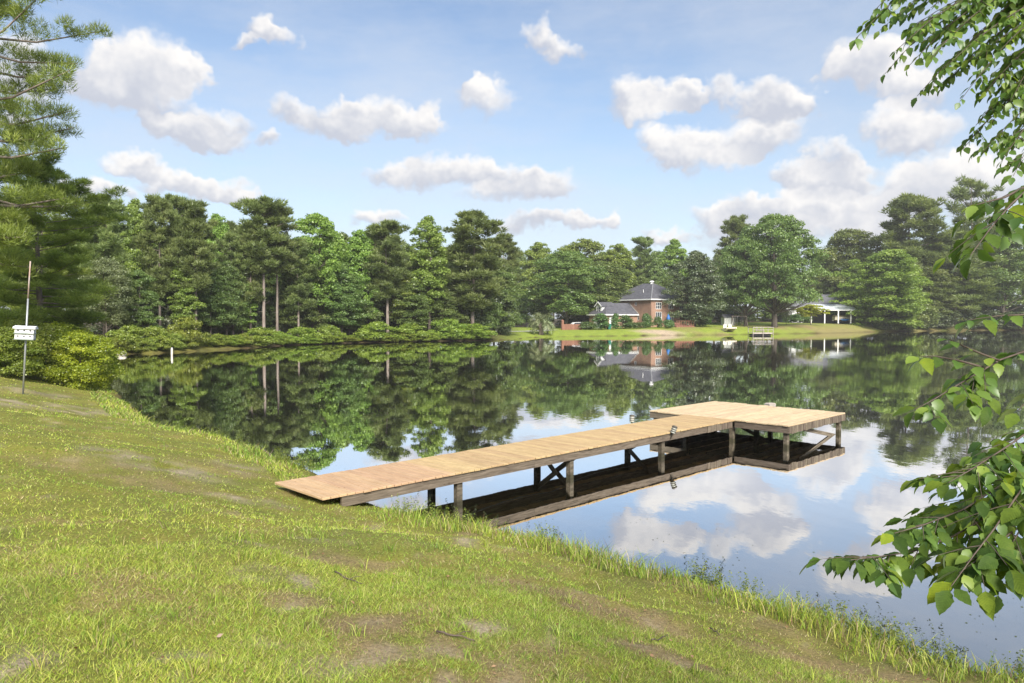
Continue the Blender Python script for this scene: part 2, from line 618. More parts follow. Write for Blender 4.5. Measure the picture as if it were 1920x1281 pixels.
SAND = [(G(520, 1085), 0.32, 0.28, 1.0), (G(290, 870), 1.2, 0.75, 0.75), (G(330, 885), 0.7, 0.4, 0.8), (G(90, 765), 1.1, 3.0, 0.8),
        (G(60, 735), 0.8, 2.0, 0.6), (G(780, 1240), 0.3, 0.35, 0.8), (G(1150, 1050), 1.1, 0.5, 0.6), (G(880, 1020), 0.7, 0.3, 0.65),
        (G(455, 872), 0.7, 0.5, 0.6), (G(480, 940), 0.8, 0.4, 0.5), (G(150, 725), 0.8, 1.2, 0.7), (G(30, 1235), 0.25, 0.2, 0.6),
        (G(600, 1010), 0.35, 0.2, 0.5), (G(905, 1175), 0.2, 0.12, 0.8), (G(620, 1260), 0.3, 0.2, 0.5), (G(960, 1000), 0.9, 0.35, 0.6)]
DEAD = [(G(700, 1180), 0.35, 0.3, 1.0), (G(760, 1215), 0.4, 0.4, 1.0), (G(1100, 1130), 1.1, 0.5, 0.9), (G(1250, 1090), 0.9, 0.35, 0.7),
        (G(1350, 1190), 0.8, 0.35, 0.8), (G(1500, 1230), 0.7, 0.3, 0.9), (G(1250, 1230), 0.5, 0.25, 0.9), (G(880, 1260), 0.45, 0.3, 0.9),
        (G(660, 1055), 0.5, 0.35, 0.8), (G(850, 1000), 0.5, 0.3, 0.8), (G(1650, 1260), 0.5, 0.25, 0.8), (G(560, 1130), 0.3, 0.25, 0.8),
        (G(1050, 1250), 0.4, 0.3, 0.8), (G(420, 880), 1.0, 0.7, 0.6), (G(240, 890), 1.5, 0.8, 0.7)]


def lawn_masks(x, y):
    """bare sandy soil, and dead straw, each 0..1"""
    n1 = fbm(x * 1.6 + 3, y * 1.6 + 5, 4)
    n2 = fbm(x * 3.4 + 31, y * 3.4 + 12, 4)
    d = sdist(x, y)
    s = patch_mask(x, y, SAND) * np.clip((n2 - 0.30) * 3.2, 0, 1) + np.clip((n2 - 0.70) * 6, 0, 1) * 0.6
    q = patch_mask(x, y, DEAD) * np.clip((n2 - 0.27) * 3.2, 0, 1) + np.clip((n1 - 0.60) * 5, 0, 1) * 0.55
    q = q + 0.5 * np.clip((x - 0.5) / 3.0, 0, 1) * np.clip((n1 - 0.36) * 4, 0, 1)
    q = np.where(y > 60, 0, q)
    s = np.where(y > 60, 0, s)
    return np.clip(s, 0, 1), np.clip(q, 0, 1), d, n1, n2


def build_ground():
    na = 580
    ths = []
    for i in range(na):                       # rings round the lookout point, finer ahead than behind
        u = (i + 0.5) / na * 2 - 1
        ths.append(math.copysign(abs(u) ** 1.5, u) * math.pi)
    ths = np.array(ths)
    rs = np.concatenate([[0.4], np.geomspace(1.2, 60, 190), np.geomspace(61, 260, 90), np.geomspace(275, 940, 12)])
    TH, RR = np.meshgrid(ths, rs, indexing='ij')
    X, Y = np.sin(TH) * RR, np.cos(TH) * RR
    x, y = X.ravel(), Y.ravel()
    z = hgt(x, y)
    nr = len(rs)
    i, j = np.meshgrid(np.arange(na), np.arange(nr - 1), indexing='ij')
    i2 = (i + 1) % na
    F = np.stack([i * nr + j, i * nr + j + 1, i2 * nr + j + 1, i2 * nr + j], -1).reshape(-1, 4)
    V = np.stack([x, y, z], 1)
    V = np.vstack([V, [[0, 0, gz(0, 0)]]])
    F3 = np.array([[k * nr, ((k + 1) % na) * nr, len(V) - 1] for k in range(na)])[:, ::-1]
    me = np_mesh('ground', V, [F, F3[:, ::-1]], smooth=True)
    x, y = V[:, 0], V[:, 1]
    s, q, d, n1, n2 = lawn_masks(x, y)
    green = np.stack([0.15 + 0.11 * n1, 0.165 + 0.085 * n1, 0.04 + 0.02 * n2], 1)
    straw = np.array([0.235, 0.185, 0.10]) * (0.65 + 0.7 * n2[:, None])
    sand = np.array([0.34, 0.285, 0.215]) * (0.7 + 0.6 * n2[:, None])
    C = green * (1 - q[:, None]) + straw * q[:, None]
    C = C * (1 - s[:, None]) + sand * s[:, None]
    # far side: mown lawn, straw under the trees, forest floor
    k = np.clip((y - 70) / 20, 0, 1)
    fl = np.stack([0.185 + 0.07 * n1, 0.255 + 0.06 * n1, 0.05 + 0 * n1], 1)
    fn = fbm(x * 0.12 + 5, y * 0.3, 3)
    dry = np.clip((fn - 0.5) * 4, 0, 1) * np.clip((x - 28) / 12, 0, 1) * np.clip(1.4 - d / 14, 0, 1)
    dry = np.maximum(dry, 0.75 * np.clip((x - 58) / 12, 0, 1) * np.clip(1.25 - d / 9, 0, 1) * np.clip(fn * 2, 0, 1))
    fl = fl * (1 - dry[:, None]) + np.array([0.25, 0.19, 0.11]) * dry[:, None]
    ps = G(1235, 624)
    sp = np.clip(1.3 - (((x - ps.x) / 5.5) ** 2 + ((y - ps.y) / 3.2) ** 2), 0, 1)
    fl = fl * (1 - sp[:, None]) + np.array([0.42, 0.34, 0.26]) * sp[:, None]
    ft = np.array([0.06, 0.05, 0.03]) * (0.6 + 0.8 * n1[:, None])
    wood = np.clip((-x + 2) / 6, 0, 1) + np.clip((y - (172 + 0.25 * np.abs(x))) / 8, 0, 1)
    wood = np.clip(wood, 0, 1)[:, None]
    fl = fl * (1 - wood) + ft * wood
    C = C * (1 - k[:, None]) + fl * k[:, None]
    mud = np.clip((0.35 - d) / 0.35, 0, 1)[:, None]
    C = C * (1 - mud) + np.array([0.075, 0.055, 0.03]) * mud
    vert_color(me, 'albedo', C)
    m, nt, o = new_mat('lawn_ground')
    at = nd(nt, 'ShaderNodeAttribute', attribute_name='albedo')
    tcn = nd(nt, 'ShaderNodeTexCoord')
    nz = nd(nt, 'ShaderNodeTexNoise', {'Vector': tcn.outputs['Object'], 'Scale': 34.0, 'Detail': 8.0, 'Roughness': 0.75})
    nz2 = nd(nt, 'ShaderNodeTexNoise', {'Vector': tcn.outputs['Object'], 'Scale': 1.3, 'Detail': 6.0, 'Roughness': 0.7})
    f = ramp(nt, nz.outputs['Fac'], [(0.3, (0.42, 0.42, 0.42)), (0.7, (1.5, 1.45, 1.35))])
    f2 = ramp(nt, nz2.outputs['Fac'], [(0.3, (0.78, 0.8, 0.8)), (0.7, (1.2, 1.17, 1.1))])
    m1 = nd(nt, 'ShaderNodeMix', {'Factor': 1.0, 'A': at.outputs['Color'], 'B': f}, data_type='RGBA', blend_type='MULTIPLY')
    m2 = nd(nt, 'ShaderNodeMix', {'Factor': 1.0, 'A': m1.outputs['Result'], 'B': f2}, data_type='RGBA', blend_type='MULTIPLY')
    b = nd(nt, 'ShaderNodeBsdfPrincipled', {'Base Color': m2.outputs['Result'], 'Roughness': 0.95, 'Specular IOR Level': 0.1})
    bp = nd(nt, 'ShaderNodeBump', {'Height': nz.outputs['Fac'], 'Strength': 0.7, 'Distance': 0.03})
    nt.links.new(bp.outputs[0], b.inputs['Normal'])
    nt.links.new(b.outputs[0], o.inputs[0])
    g = obj('ground', me, m)
    tag(g, 'grassy bank and lawns sloping down to the pond all round', 'ground', kind='structure')
    return g


build_ground()


def build_water():
    n = 10
    V = [(x, y, 0.0) for y in np.linspace(-40, 300, n) for x in np.linspace(-80, 240, n)]
    F = [(j * n + i, j * n + i + 1, (j + 1) * n + i + 1, (j + 1) * n + i) for j in range(n - 1) for i in range(n - 1)]
    me = np_mesh('water', np.array(V), np.array(F), smooth=True)
    m, nt, o = new_mat('pond_water')
    tcn = nd(nt, 'ShaderNodeTexCoord')
    geo = tcn.outputs['Object']
    mp1 = nd(nt, 'ShaderNodeMapping', {'Vector': geo, 'Scale': (1.0, 0.55, 1.0)})
    rip = nd(nt, 'ShaderNodeTexNoise', {'Vector': mp1.outputs[0], 'Scale': 3.2, 'Detail': 3.0, 'Roughness': 0.5})
    swell = nd(nt, 'ShaderNodeTexNoise', {'Vector': mp1.outputs[0], 'Scale': 0.5, 'Detail': 2.0})
    area = nd(nt, 'ShaderNodeTexNoise', {'Vector': geo, 'Scale': 0.06, 'Detail': 3.0})
    amt = nd(nt, 'ShaderNodeMapRange', {'Value': area.outputs['Fac'], 'From Min': 0.42, 'From Max': 0.68, 'To Min': 0.12, 'To Max': 1.0})
    hgtn = nd(nt, 'ShaderNodeMath', {0: rip.outputs['Fac'], 1: amt.outputs[0]}, operation='MULTIPLY')
    hg2 = nd(nt, 'ShaderNodeMath', {0: swell.outputs['Fac'], 1: 1.2, 2: hgtn.outputs[0]}, operation='MULTIPLY_ADD')
    bp = nd(nt, 'ShaderNodeBump', {'Height': hg2.outputs[0], 'Strength': 0.11, 'Distance': 0.025})
    fr = nd(nt, 'ShaderNodeFresnel', {'IOR': 1.75, 'Normal': bp.outputs[0]})
    gl = nd(nt, 'ShaderNodeBsdfGlossy', {'Color': (1, 1, 1, 1), 'Roughness': 0.012, 'Normal': bp.outputs[0]})
    df = nd(nt, 'ShaderNodeBsdfDiffuse', {'Color': (0.026, 0.024, 0.011, 1)})
    tr = nd(nt, 'ShaderNodeBsdfTransparent', {'Color': (0.62, 0.48, 0.22, 1)})
    body = nd(nt, 'ShaderNodeMixShader', {0: 0.28, 1: df.outputs[0], 2: tr.outputs[0]})
    fac = nd(nt, 'ShaderNodeMapRange', {'Value': fr.outputs[0], 'From Min': 0.0, 'From Max': 0.36, 'To Min': 0.05, 'To Max': 0.93})
    mx = nd(nt, 'ShaderNodeMixShader', {0: fac.outputs[0], 1: body.outputs[0], 2: gl.outputs[0]})
    nt.links.new(mx.outputs[0], o.inputs[0])
    w = obj('water', me, m)
    tag(w, 'still dark pond water mirroring trees and clouds', 'pond', kind='structure')


build_water()
# ------------------------------------------------------------------ the fishing dock
def mat_plank(name, cols, rand, hue=0.012):
    m, nt, o = new_mat(name)
    tcn = nd(nt, 'ShaderNodeTexCoord')
    oi = nd(nt, 'ShaderNodeObjectInfo')
    sc = nd(nt, 'ShaderNodeVectorMath', {0: oi.outputs['Random'], 1: (37.0, 53.0, 71.0)}, operation='MULTIPLY')
    off = nd(nt, 'ShaderNodeVectorMath', {0: tcn.outputs['Object'], 1: sc.outputs[0]}, operation='ADD')
    mp = nd(nt, 'ShaderNodeMapping', {'Vector': off.outputs[0], 'Scale': (46.0, 2.2, 46.0)})
    gr = nd(nt, 'ShaderNodeTexNoise', {'Vector': mp.outputs[0], 'Scale': 1.0, 'Detail': 5.0, 'Roughness': 0.65, 'Distortion': 0.6})
    st = nd(nt, 'ShaderNodeTexNoise', {'Vector': off.outputs[0], 'Scale': 2.6, 'Detail': 4.0, 'Roughness': 0.6})
    mp2 = nd(nt, 'ShaderNodeMapping', {'Vector': off.outputs[0], 'Scale': (9.0, 3.5, 9.0)})
    kn = nd(nt, 'ShaderNodeTexVoronoi', {'Vector': mp2.outputs[0], 'Scale': 1.0, 'Randomness': 1.0})
    n = len(cols)
    c = ramp(nt, gr.outputs['Fac'], [(0.28 + 0.46 * i / (n - 1), k) for i, k in enumerate(cols)])
    c2 = ramp(nt, st.outputs['Fac'], [(0.3, (0.88, 0.87, 0.86)), (0.7, (1.08, 1.07, 1.06))])
    c3 = ramp(nt, kn.outputs['Distance'], [(0.03, (0.42, 0.3, 0.22)), (0.10, (1, 1, 1))])
    m1 = nd(nt, 'ShaderNodeMix', {'Factor': 1.0, 'A': c, 'B': c2}, data_type='RGBA', blend_type='MULTIPLY')
    m2 = nd(nt, 'ShaderNodeMix', {'Factor': 1.0, 'A': m1.outputs['Result'], 'B': c3}, data_type='RGBA', blend_type='MULTIPLY')
    hv = nd(nt, 'ShaderNodeHueSaturation', {'Color': m2.outputs['Result'],
            'Hue': nd(nt, 'ShaderNodeMath', {0: oi.outputs['Random'], 1: hue * 2, 2: 0.5 - hue}, operation='MULTIPLY_ADD').outputs[0],
            'Value': nd(nt, 'ShaderNodeMath', {0: oi.outputs['Random'], 1: rand * 2, 2: 1 - rand}, operation='MULTIPLY_ADD').outputs[0]})
    b = nd(nt, 'ShaderNodeBsdfPrincipled', {'Base Color': hv.outputs[0], 'Roughness': 0.78, 'Specular IOR Level': 0.25})
    bp = nd(nt, 'ShaderNodeBump', {'Height': gr.outputs['Fac'], 'Strength': 0.35, 'Distance': 0.006})
    nt.links.new(bp.outputs[0], b.inputs['Normal'])
    nt.links.new(b.outputs[0], o.inputs[0])
    return m


M_deck = mat_plank('new_deck_boards', [(0.34, 0.235, 0.12), (0.455, 0.325, 0.17), (0.53, 0.395, 0.22)], 0.09, 0.006)
M_deck2 = mat_plank('pale_deck_boards', [(0.41, 0.305, 0.18), (0.54, 0.42, 0.265), (0.61, 0.49, 0.33)], 0.06, 0.005)
M_deck0 = mat_plank('reddish_deck_boards', [(0.36, 0.23, 0.13), (0.475, 0.32, 0.19), (0.54, 0.385, 0.24)], 0.08, 0.006)
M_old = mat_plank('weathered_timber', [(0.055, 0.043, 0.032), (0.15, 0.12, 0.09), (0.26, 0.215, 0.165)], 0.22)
M_post = mat_surface('weathered_post', [(0.045, 0.037, 0.026), (0.12, 0.10, 0.072), (0.20, 0.17, 0.125)], 6.0, 0.9, (3, 3, 0.6), 0.5, 0.2)
def wet_band(m):
    """algae-dark stain just above the waterline"""
    nt = m.node_tree
    b = next(n for n in nt.nodes if n.type == 'BSDF_PRINCIPLED')
    src = b.inputs['Base Color'].links[0].from_socket
    geo = nd(nt, 'ShaderNodeNewGeometry')
    sp = nd(nt, 'ShaderNodeSeparateXYZ', {0: geo.outputs['Position']})
    nz = nd(nt, 'ShaderNodeTexNoise', {'Vector': geo.outputs['Position'], 'Scale': 9.0, 'Detail': 3.0})
    zz = nd(nt, 'ShaderNodeMath', {0: nz.outputs['Fac'], 1: -0.10, 2: sp.outputs[2]}, operation='MULTIPLY_ADD')
    st = ramp(nt, nd(nt, 'ShaderNodeMath', {0: zz.outputs[0], 1: 3.0, 2: 0.4}, operation='MULTIPLY_ADD').outputs[0], [(0.45, (0.42, 0.45, 0.36)), (0.62, (1, 1, 1))])
    mx = nd(nt, 'ShaderNodeMix', {'Factor': 1.0, 'A': src, 'B': st}, data_type='RGBA', blend_type='MULTIPLY')
    nt.links.new(mx.outputs['Result'], b.inputs['Base Color'])


wet_band(M_post)
M_cable = mat_surface('grey_cable', [(0.12, 0.12, 0.12), (0.22, 0.22, 0.21)], 8.0, 0.6, bump=0)

DANG = R(44.4)
dock = thing('dock', 'T-shaped wooden dock with new tan boards running out from the grassy bank', 'dock', (-3.87, 11.96, 0.0), DANG)
drng = random.Random(3)
DTOP, TH, FH = 0.595, 0.034, 0.165
WW, WL = 1.46, 12.22
PY0, PY1, PX0, PX1 = -2.97, 1.22, 12.24, 15.78
# walkway boards
pw = 0.1438
walk_me = [MB().bbox(-0.0653, 0.0653, -WW / 2 - 0.03 + e, WW / 2 + 0.03 - f, 0, TH, 0.005).mesh('plank') for e, f in ((0, 0), (0.006, -0.004), (-0.006, 0.005), (0.004, 0.01))]
k = 0
x = 0.07
while x < WL - 0.06:
    o = obj('plank', drng.choice(walk_me), None, dock,
            (x + drng.uniform(-0.002, 0.002), -WW / 2 + drng.uniform(-0.006, 0.006), DTOP - TH + drng.uniform(-0.002, 0.002)),
            (drng.uniform(-0.0015, 0.0015), drng.uniform(-0.006, 0.006), drng.uniform(-0.004, 0.004)))
    if len(o.data.materials) == 0:
        o.data.materials.append(M_deck)
    if x < 2.6:
        o.material_slots[0].link = 'OBJECT'
        o.material_slots[0].material = M_deck0
    x += pw
# platform boards run along the walkway's direction
plat_me = [MB().bbox(-0.066, 0.066, -(PX1 - PX0) / 2 - 0.03 + e, (PX1 - PX0) / 2 + 0.03 - f, 0, TH, 0.005).mesh('platform_plank') for e, f in ((0, 0.01), (0.008, -0.006), (-0.006, 0.006))]
nb = int((PY1 - PY0) / 0.1398)
for i in range(nb):
    yy = PY0 + 0.07 + i * (PY1 - PY0 - 0.14) / (nb - 1)
    o = obj('plank', drng.choice(plat_me), None, dock, ((PX0 + PX1) / 2 + drng.uniform(-0.004, 0.004), yy, DTOP - TH + 0.001 + drng.uniform(0, 0.004)),
            (drng.uniform(-0.004, 0.004), 0, R(90) + drng.uniform(-0.0012, 0.0012)))
    if len(o.data.materials) == 0:
        o.data.materials.append(M_deck2)


def timber(name, p, q, w, h, parent=dock, mat=M_old):
    """a squared timber from p to q with its own grain along its length"""
    p, q = Vector(p), Vector(q)
    L = (q - p).length
    b = min(w, h) * 0.07
    me = MB().bbox(-w / 2, w / 2, -L / 2, L / 2, -h / 2, h / 2, b).mesh(name)
    d = (q - p).normalized()
    o = obj(name, me, mat, parent, (p + q) / 2)
    o.rotation_euler = d.to_track_quat('Y', 'Z').to_euler()
    return o


zb = DTOP - TH - FH / 2 - 0.002
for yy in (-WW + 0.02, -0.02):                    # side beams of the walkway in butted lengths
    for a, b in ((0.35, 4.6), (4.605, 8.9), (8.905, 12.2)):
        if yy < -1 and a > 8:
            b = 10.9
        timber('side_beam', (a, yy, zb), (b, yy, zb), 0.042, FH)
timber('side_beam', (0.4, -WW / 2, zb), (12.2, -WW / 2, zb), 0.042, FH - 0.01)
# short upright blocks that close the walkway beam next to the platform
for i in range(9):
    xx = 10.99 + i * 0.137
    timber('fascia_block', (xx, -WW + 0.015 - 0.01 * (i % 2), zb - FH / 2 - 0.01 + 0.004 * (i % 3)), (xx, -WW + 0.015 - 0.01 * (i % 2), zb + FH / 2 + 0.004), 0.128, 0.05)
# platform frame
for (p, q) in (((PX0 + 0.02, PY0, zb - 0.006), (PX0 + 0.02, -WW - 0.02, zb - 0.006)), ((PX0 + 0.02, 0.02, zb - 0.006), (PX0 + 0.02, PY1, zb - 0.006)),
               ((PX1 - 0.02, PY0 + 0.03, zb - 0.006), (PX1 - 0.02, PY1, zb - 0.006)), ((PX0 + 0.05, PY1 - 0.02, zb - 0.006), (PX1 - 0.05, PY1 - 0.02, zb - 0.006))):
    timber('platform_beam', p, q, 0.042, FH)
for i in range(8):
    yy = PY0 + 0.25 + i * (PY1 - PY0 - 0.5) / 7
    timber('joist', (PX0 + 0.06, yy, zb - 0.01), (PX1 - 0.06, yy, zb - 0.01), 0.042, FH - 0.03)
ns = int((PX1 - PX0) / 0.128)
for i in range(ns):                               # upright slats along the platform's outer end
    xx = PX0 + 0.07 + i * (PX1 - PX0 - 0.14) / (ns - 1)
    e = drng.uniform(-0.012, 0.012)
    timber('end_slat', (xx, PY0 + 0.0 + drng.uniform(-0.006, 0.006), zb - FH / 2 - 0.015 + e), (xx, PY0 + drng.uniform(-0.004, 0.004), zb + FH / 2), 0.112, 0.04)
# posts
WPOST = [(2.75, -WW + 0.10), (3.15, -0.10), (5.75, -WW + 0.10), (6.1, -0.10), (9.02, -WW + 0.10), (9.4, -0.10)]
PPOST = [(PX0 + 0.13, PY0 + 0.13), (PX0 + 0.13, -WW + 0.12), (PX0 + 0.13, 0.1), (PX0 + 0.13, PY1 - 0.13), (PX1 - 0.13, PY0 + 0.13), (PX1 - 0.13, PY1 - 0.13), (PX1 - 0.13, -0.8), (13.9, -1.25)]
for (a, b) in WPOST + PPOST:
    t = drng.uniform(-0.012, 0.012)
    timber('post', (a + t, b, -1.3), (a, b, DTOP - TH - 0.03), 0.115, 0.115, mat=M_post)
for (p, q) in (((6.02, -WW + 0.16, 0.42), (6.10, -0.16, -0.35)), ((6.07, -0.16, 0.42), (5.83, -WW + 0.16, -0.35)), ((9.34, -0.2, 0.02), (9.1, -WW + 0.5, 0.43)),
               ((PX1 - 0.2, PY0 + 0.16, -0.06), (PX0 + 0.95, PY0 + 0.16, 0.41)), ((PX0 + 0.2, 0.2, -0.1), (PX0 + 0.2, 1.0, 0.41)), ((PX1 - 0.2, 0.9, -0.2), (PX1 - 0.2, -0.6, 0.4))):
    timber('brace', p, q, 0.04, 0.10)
# power cable slung under the walkway
cpts = []
for i in range(60):
    s = i / 59
    xx = 2.6 + 6.8 * s
    sag = abs(math.sin(s * math.pi * 2.1)) * 0.10
    cpts.append((xx, -WW + 0.25 + 0.9 * s, 0.385 - sag))
MB().tube(cpts, 0.009, 5).build('cable', M_cable, dock, smooth=True)

M_lamp_body = mat_surface('lantern_plastic', [(0.06, 0.055, 0.045), (0.13, 0.115, 0.09)], 20.0, 0.5, bump=0.05)
M_lamp_lens = mat_surface('lantern_lens', [(0.42, 0.43, 0.38), (0.55, 0.56, 0.50)], 20.0, 0.25, bump=0.0)


def lathe(prof, n=14):
    mb = MB()
    V, F = [], []
    for (r, z) in prof:
        for k in range(n):
            a = 2 * math.pi * k / n
            V.append((r * math.cos(a), r * math.sin(a), z))
    for i in range(len(prof) - 1):
        for k in range(n):
            k2 = (k + 1) % n
            F.append((i * n + k, i * n + k2, (i + 1) * n + k2, (i + 1) * n + k))
    F.append(tuple(reversed(range(n))))
    F.append(tuple((len(prof) - 1) * n + k for k in range(n)))
    return mb.add(V, F)


def lantern(loc, tilt, label):
    t = thing('solar_lantern', label, 'lantern', loc, DANG)
    t.rotation_euler = (tilt[0], tilt[1], 0)
    lathe([(0.008, 0), (0.008, 0.14), (0.02, 0.145), (0.035, 0.16)], 8).build('stake', M_lamp_body, t, True)
    for i in range(3):
        z = 0.165 + i * 0.05
        lathe([(0.045, z), (0.060, z + 0.006), (0.060, z + 0.028), (0.045, z + 0.034)]).build('lens', M_lamp_lens, t, True)
        lathe([(0.046, z + 0.0345), (0.068, z + 0.036), (0.068, z + 0.045), (0.046, z + 0.0495)]).build('shade_ring', M_lamp_body, t, True)
    lathe([(0.045, 0.316), (0.066, 0.318), (0.066, 0.33), (0.03, 0.345), (0.005, 0.348)]).build('cap', M_lamp_body, t, True)
    return t


def dockpt(x, y, z):
    c, s = math.cos(DANG), math.sin(DANG)
    return Vector((-3.87 + x * c - y * s, 11.96 + x * s + y * c, z))


lantern(dockpt(9.75, 0.035, 0.47), (0, 0.02), 'small tiered solar lantern standing upright on the back edge of the walkway')
lantern(dockpt(9.20, -WW - 0.035, 0.42), (0.10, 0.30), 'small tiered solar lantern leaning over on the front edge of the walkway')

# ------------------------------------------------------------------ far shore: houses and yard
def T(px, D):
    x = (px - 960.0) / FPX * D
    return Vector((x, D, gz(x, D)))


def mat_brick(name):
    m, nt, o = new_mat(name)
    tcn = nd(nt, 'ShaderNodeTexCoord')
    geo = nd(nt, 'ShaderNodeNewGeometry')
    sp = nd(nt, 'ShaderNodeSeparateXYZ', {0: tcn.outputs['Object']})
    sm = nd(nt, 'ShaderNodeMath', {0: sp.outputs[0], 1: sp.outputs[1]}, operation='ADD')
    cb = nd(nt, 'ShaderNodeCombineXYZ', {0: sm.outputs[0], 1: sp.outputs[2]})
    bk = nd(nt, 'ShaderNodeTexBrick', {'Vector': cb.outputs[0], 'Color1': c4((0.235, 0.115, 0.075)), 'Color2': c4((0.31, 0.17, 0.115)), 'Mortar': c4((0.33, 0.27, 0.22)),
                                       'Scale': 1.0, 'Brick Width': 0.21, 'Row Height': 0.075, 'Mortar Size': 0.008})
    nz = nd(nt, 'ShaderNodeTexNoise', {'Vector': tcn.outputs['Object'], 'Scale': 0.8, 'Detail': 5.0})
    f = ramp(nt, nz.outputs['Fac'], [(0.3, (0.8, 0.8, 0.8)), (0.7, (1.15, 1.13, 1.1))])
    mx = nd(nt, 'ShaderNodeMix', {'Factor': 1.0, 'A': bk.outputs['Color'], 'B': f}, data_type='RGBA', blend_type='MULTIPLY')
    b = nd(nt, 'ShaderNodeBsdfPrincipled', {'Base Color': mx.outputs['Result'], 'Roughness': 0.9})
    nt.links.new(b.outputs[0], o.inputs[0])
    return m


M_brick = mat_brick('red_brick')
M_shingle = mat_surface('charcoal_shingles', [(0.045, 0.045, 0.052), (0.085, 0.085, 0.098), (0.12, 0.12, 0.135)], 1.2, 0.9, (1, 1, 4), 0.3)
M_shingle2 = mat_surface('grey_shingles', [(0.11, 0.11, 0.12), (0.17, 0.17, 0.185)], 1.2, 0.9, (1, 1, 4), 0.3)
M_white = mat_surface('white_paint', [(0.66, 0.66, 0.65), (0.78, 0.78, 0.77)], 1.5, 0.6, bump=0.05)
M_siding = mat_surface('white_siding', [(0.55, 0.55, 0.54), (0.70, 0.70, 0.69)], 1.5, 0.7, (0.3, 0.3, 6), 0.2)
M_glass = mat_surface('dark_window_glass', [(0.03, 0.035, 0.045), (0.06, 0.07, 0.085)], 0.7, 0.08, bump=0, spec=0.6)
M_metalroof = mat_surface('pale_metal_roofing', [(0.50, 0.53, 0.58), (0.62, 0.65, 0.70)], 0.7, 0.4, (6, 0.3, 1), 0.1)
M_darkwall = mat_surface('dark_shade_wall', [(0.03, 0.03, 0.035), (0.06, 0.058, 0.06)], 1.5, 0.9)  # near-black colour carries the shade under the porch roof
M_redwood = mat_surface('red_brown_fence', [(0.16, 0.075, 0.05), (0.27, 0.135, 0.095)], 3.0, 0.9, (1, 1, 0.4), 0.3, 0.15)
M_blue = mat_surface('blue_plastic', [(0.02, 0.10, 0.32), (0.03, 0.16, 0.42)], 3.0, 0.4, bump=0)
M_teal = mat_surface('green_bin_plastic', [(0.01, 0.10, 0.075), (0.02, 0.15, 0.11)], 3.0, 0.5, bump=0)
M_tan = mat_surface('tan_canvas', [(0.26, 0.22, 0.15), (0.36, 0.31, 0.22)], 3.0, 0.9, bump=0.2)
M_greywood = mat_surface('grey_weathered_wood', [(0.22, 0.19, 0.16), (0.36, 0.32, 0.28), (0.46, 0.42, 0.37)], 4.0, 0.9, (1, 1, 1), 0.3, 0.15)
M_cream = mat_surface('cream_fibreglass', [(0.56, 0.50, 0.40), (0.70, 0.65, 0.55)], 3.0, 0.45, bump=0.05)
M_concrete = mat_surface('concrete', [(0.30, 0.29, 0.27), (0.42, 0.40, 0.37)], 2.0, 0.9, bump=0.2)
M_black = mat_surface('rubber_and_hole_black', [(0.015, 0.015, 0.016), (0.03, 0.03, 0.03)], 5.0, 0.7, bump=0)


def wall_panel(p, q, z0, z1, holes, depth=0.22):
    """vertical wall from p to q (outside on the right hand of p->q), with real openings (s0,s1,z0,z1)"""
    p, q = Vector((p[0], p[1], 0)), Vector((q[0], q[1], 0))
    L = (q - p).length
    d = (q - p) / L
    inn = Vector((-d.y, d.x, 0)) * depth
    S = sorted({0.0, L, *[h[0] for h in holes], *[h[1] for h in holes]})
    Z = sorted({z0, z1, *[h[2] for h in holes], *[h[3] for h in holes]})
    mb = MB()
    for i in range(len(S) - 1):
        for j in range(len(Z) - 1):
            sc, zc = (S[i] + S[i + 1]) / 2, (Z[j] + Z[j + 1]) / 2
            if any(h[0] < sc < h[1] and h[2] < zc < h[3] for h in holes):
                continue
            a, b = p + d * S[i], p + d * S[i + 1]
            mb.poly([a + Vector((0, 0, Z[j])), b + Vector((0, 0, Z[j])), b + Vector((0, 0, Z[j + 1])), a + Vector((0, 0, Z[j + 1]))])
    for (s0, s1, a0, a1) in holes:
        a, b = p + d * s0, p + d * s1
        c = [a + Vector((0, 0, a0)), b + Vector((0, 0, a0)), b + Vector((0, 0, a1)), a + Vector((0, 0, a1))]
        for k in range(4):
            k2 = (k + 1) % 4
            mb.poly([c[k], c[k] + inn, c[k2] + inn, c[k2]])
    return mb, p, d, inn


def window_in(parent, p, d, inn, hole, cols_=2, rows=2, frame=M_white, name='window'):
    s0, s1, z0, z1 = hole
    w = 0.09
    e = inn.normalized()
    mb = MB()

    def pt(s, z, k):
        return p + d * s + e * k + Vector((0, 0, z))
    for (a, b) in (((s0, z0 + w / 2), (s1, z0 + w / 2)), ((s0, z1 - w / 2), (s1, z1 - w / 2))):
        mb.bar(pt(a[0], a[1], 0.06), pt(b[0], b[1], 0.06), 0.09, w, up=(0, 0, 1))
    for s in (s0 + w / 2, s1 - w / 2):
        mb.bar(pt(s, z0 + w, 0.062), pt(s, z1 - w, 0.062), w, 0.086, up=tuple(e))
    for i in range(1, cols_):
        s = s0 + (s1 - s0) * i / cols_
        mb.bar(pt(s, z0 + w, 0.07), pt(s, z1 - w, 0.07), 0.06, 0.05, up=tuple(e))
    for j in range(1, rows):
        z = z0 + (z1 - z0) * j / rows
        mb.bar(pt(s0 + w, z, 0.075), pt(s1 - w, z, 0.075), 0.045, 0.06)
    win = mb.build(name, frame, parent)
    MB().poly([pt(s0 + 0.02, z0 + 0.02, 0.14), pt(s1 - 0.02, z0 + 0.02, 0.14), pt(s1 - 0.02, z1 - 0.02, 0.14), pt(s0 + 0.02, z1 - 0.02, 0.14)]).build('pane', M_glass, win)
    return win


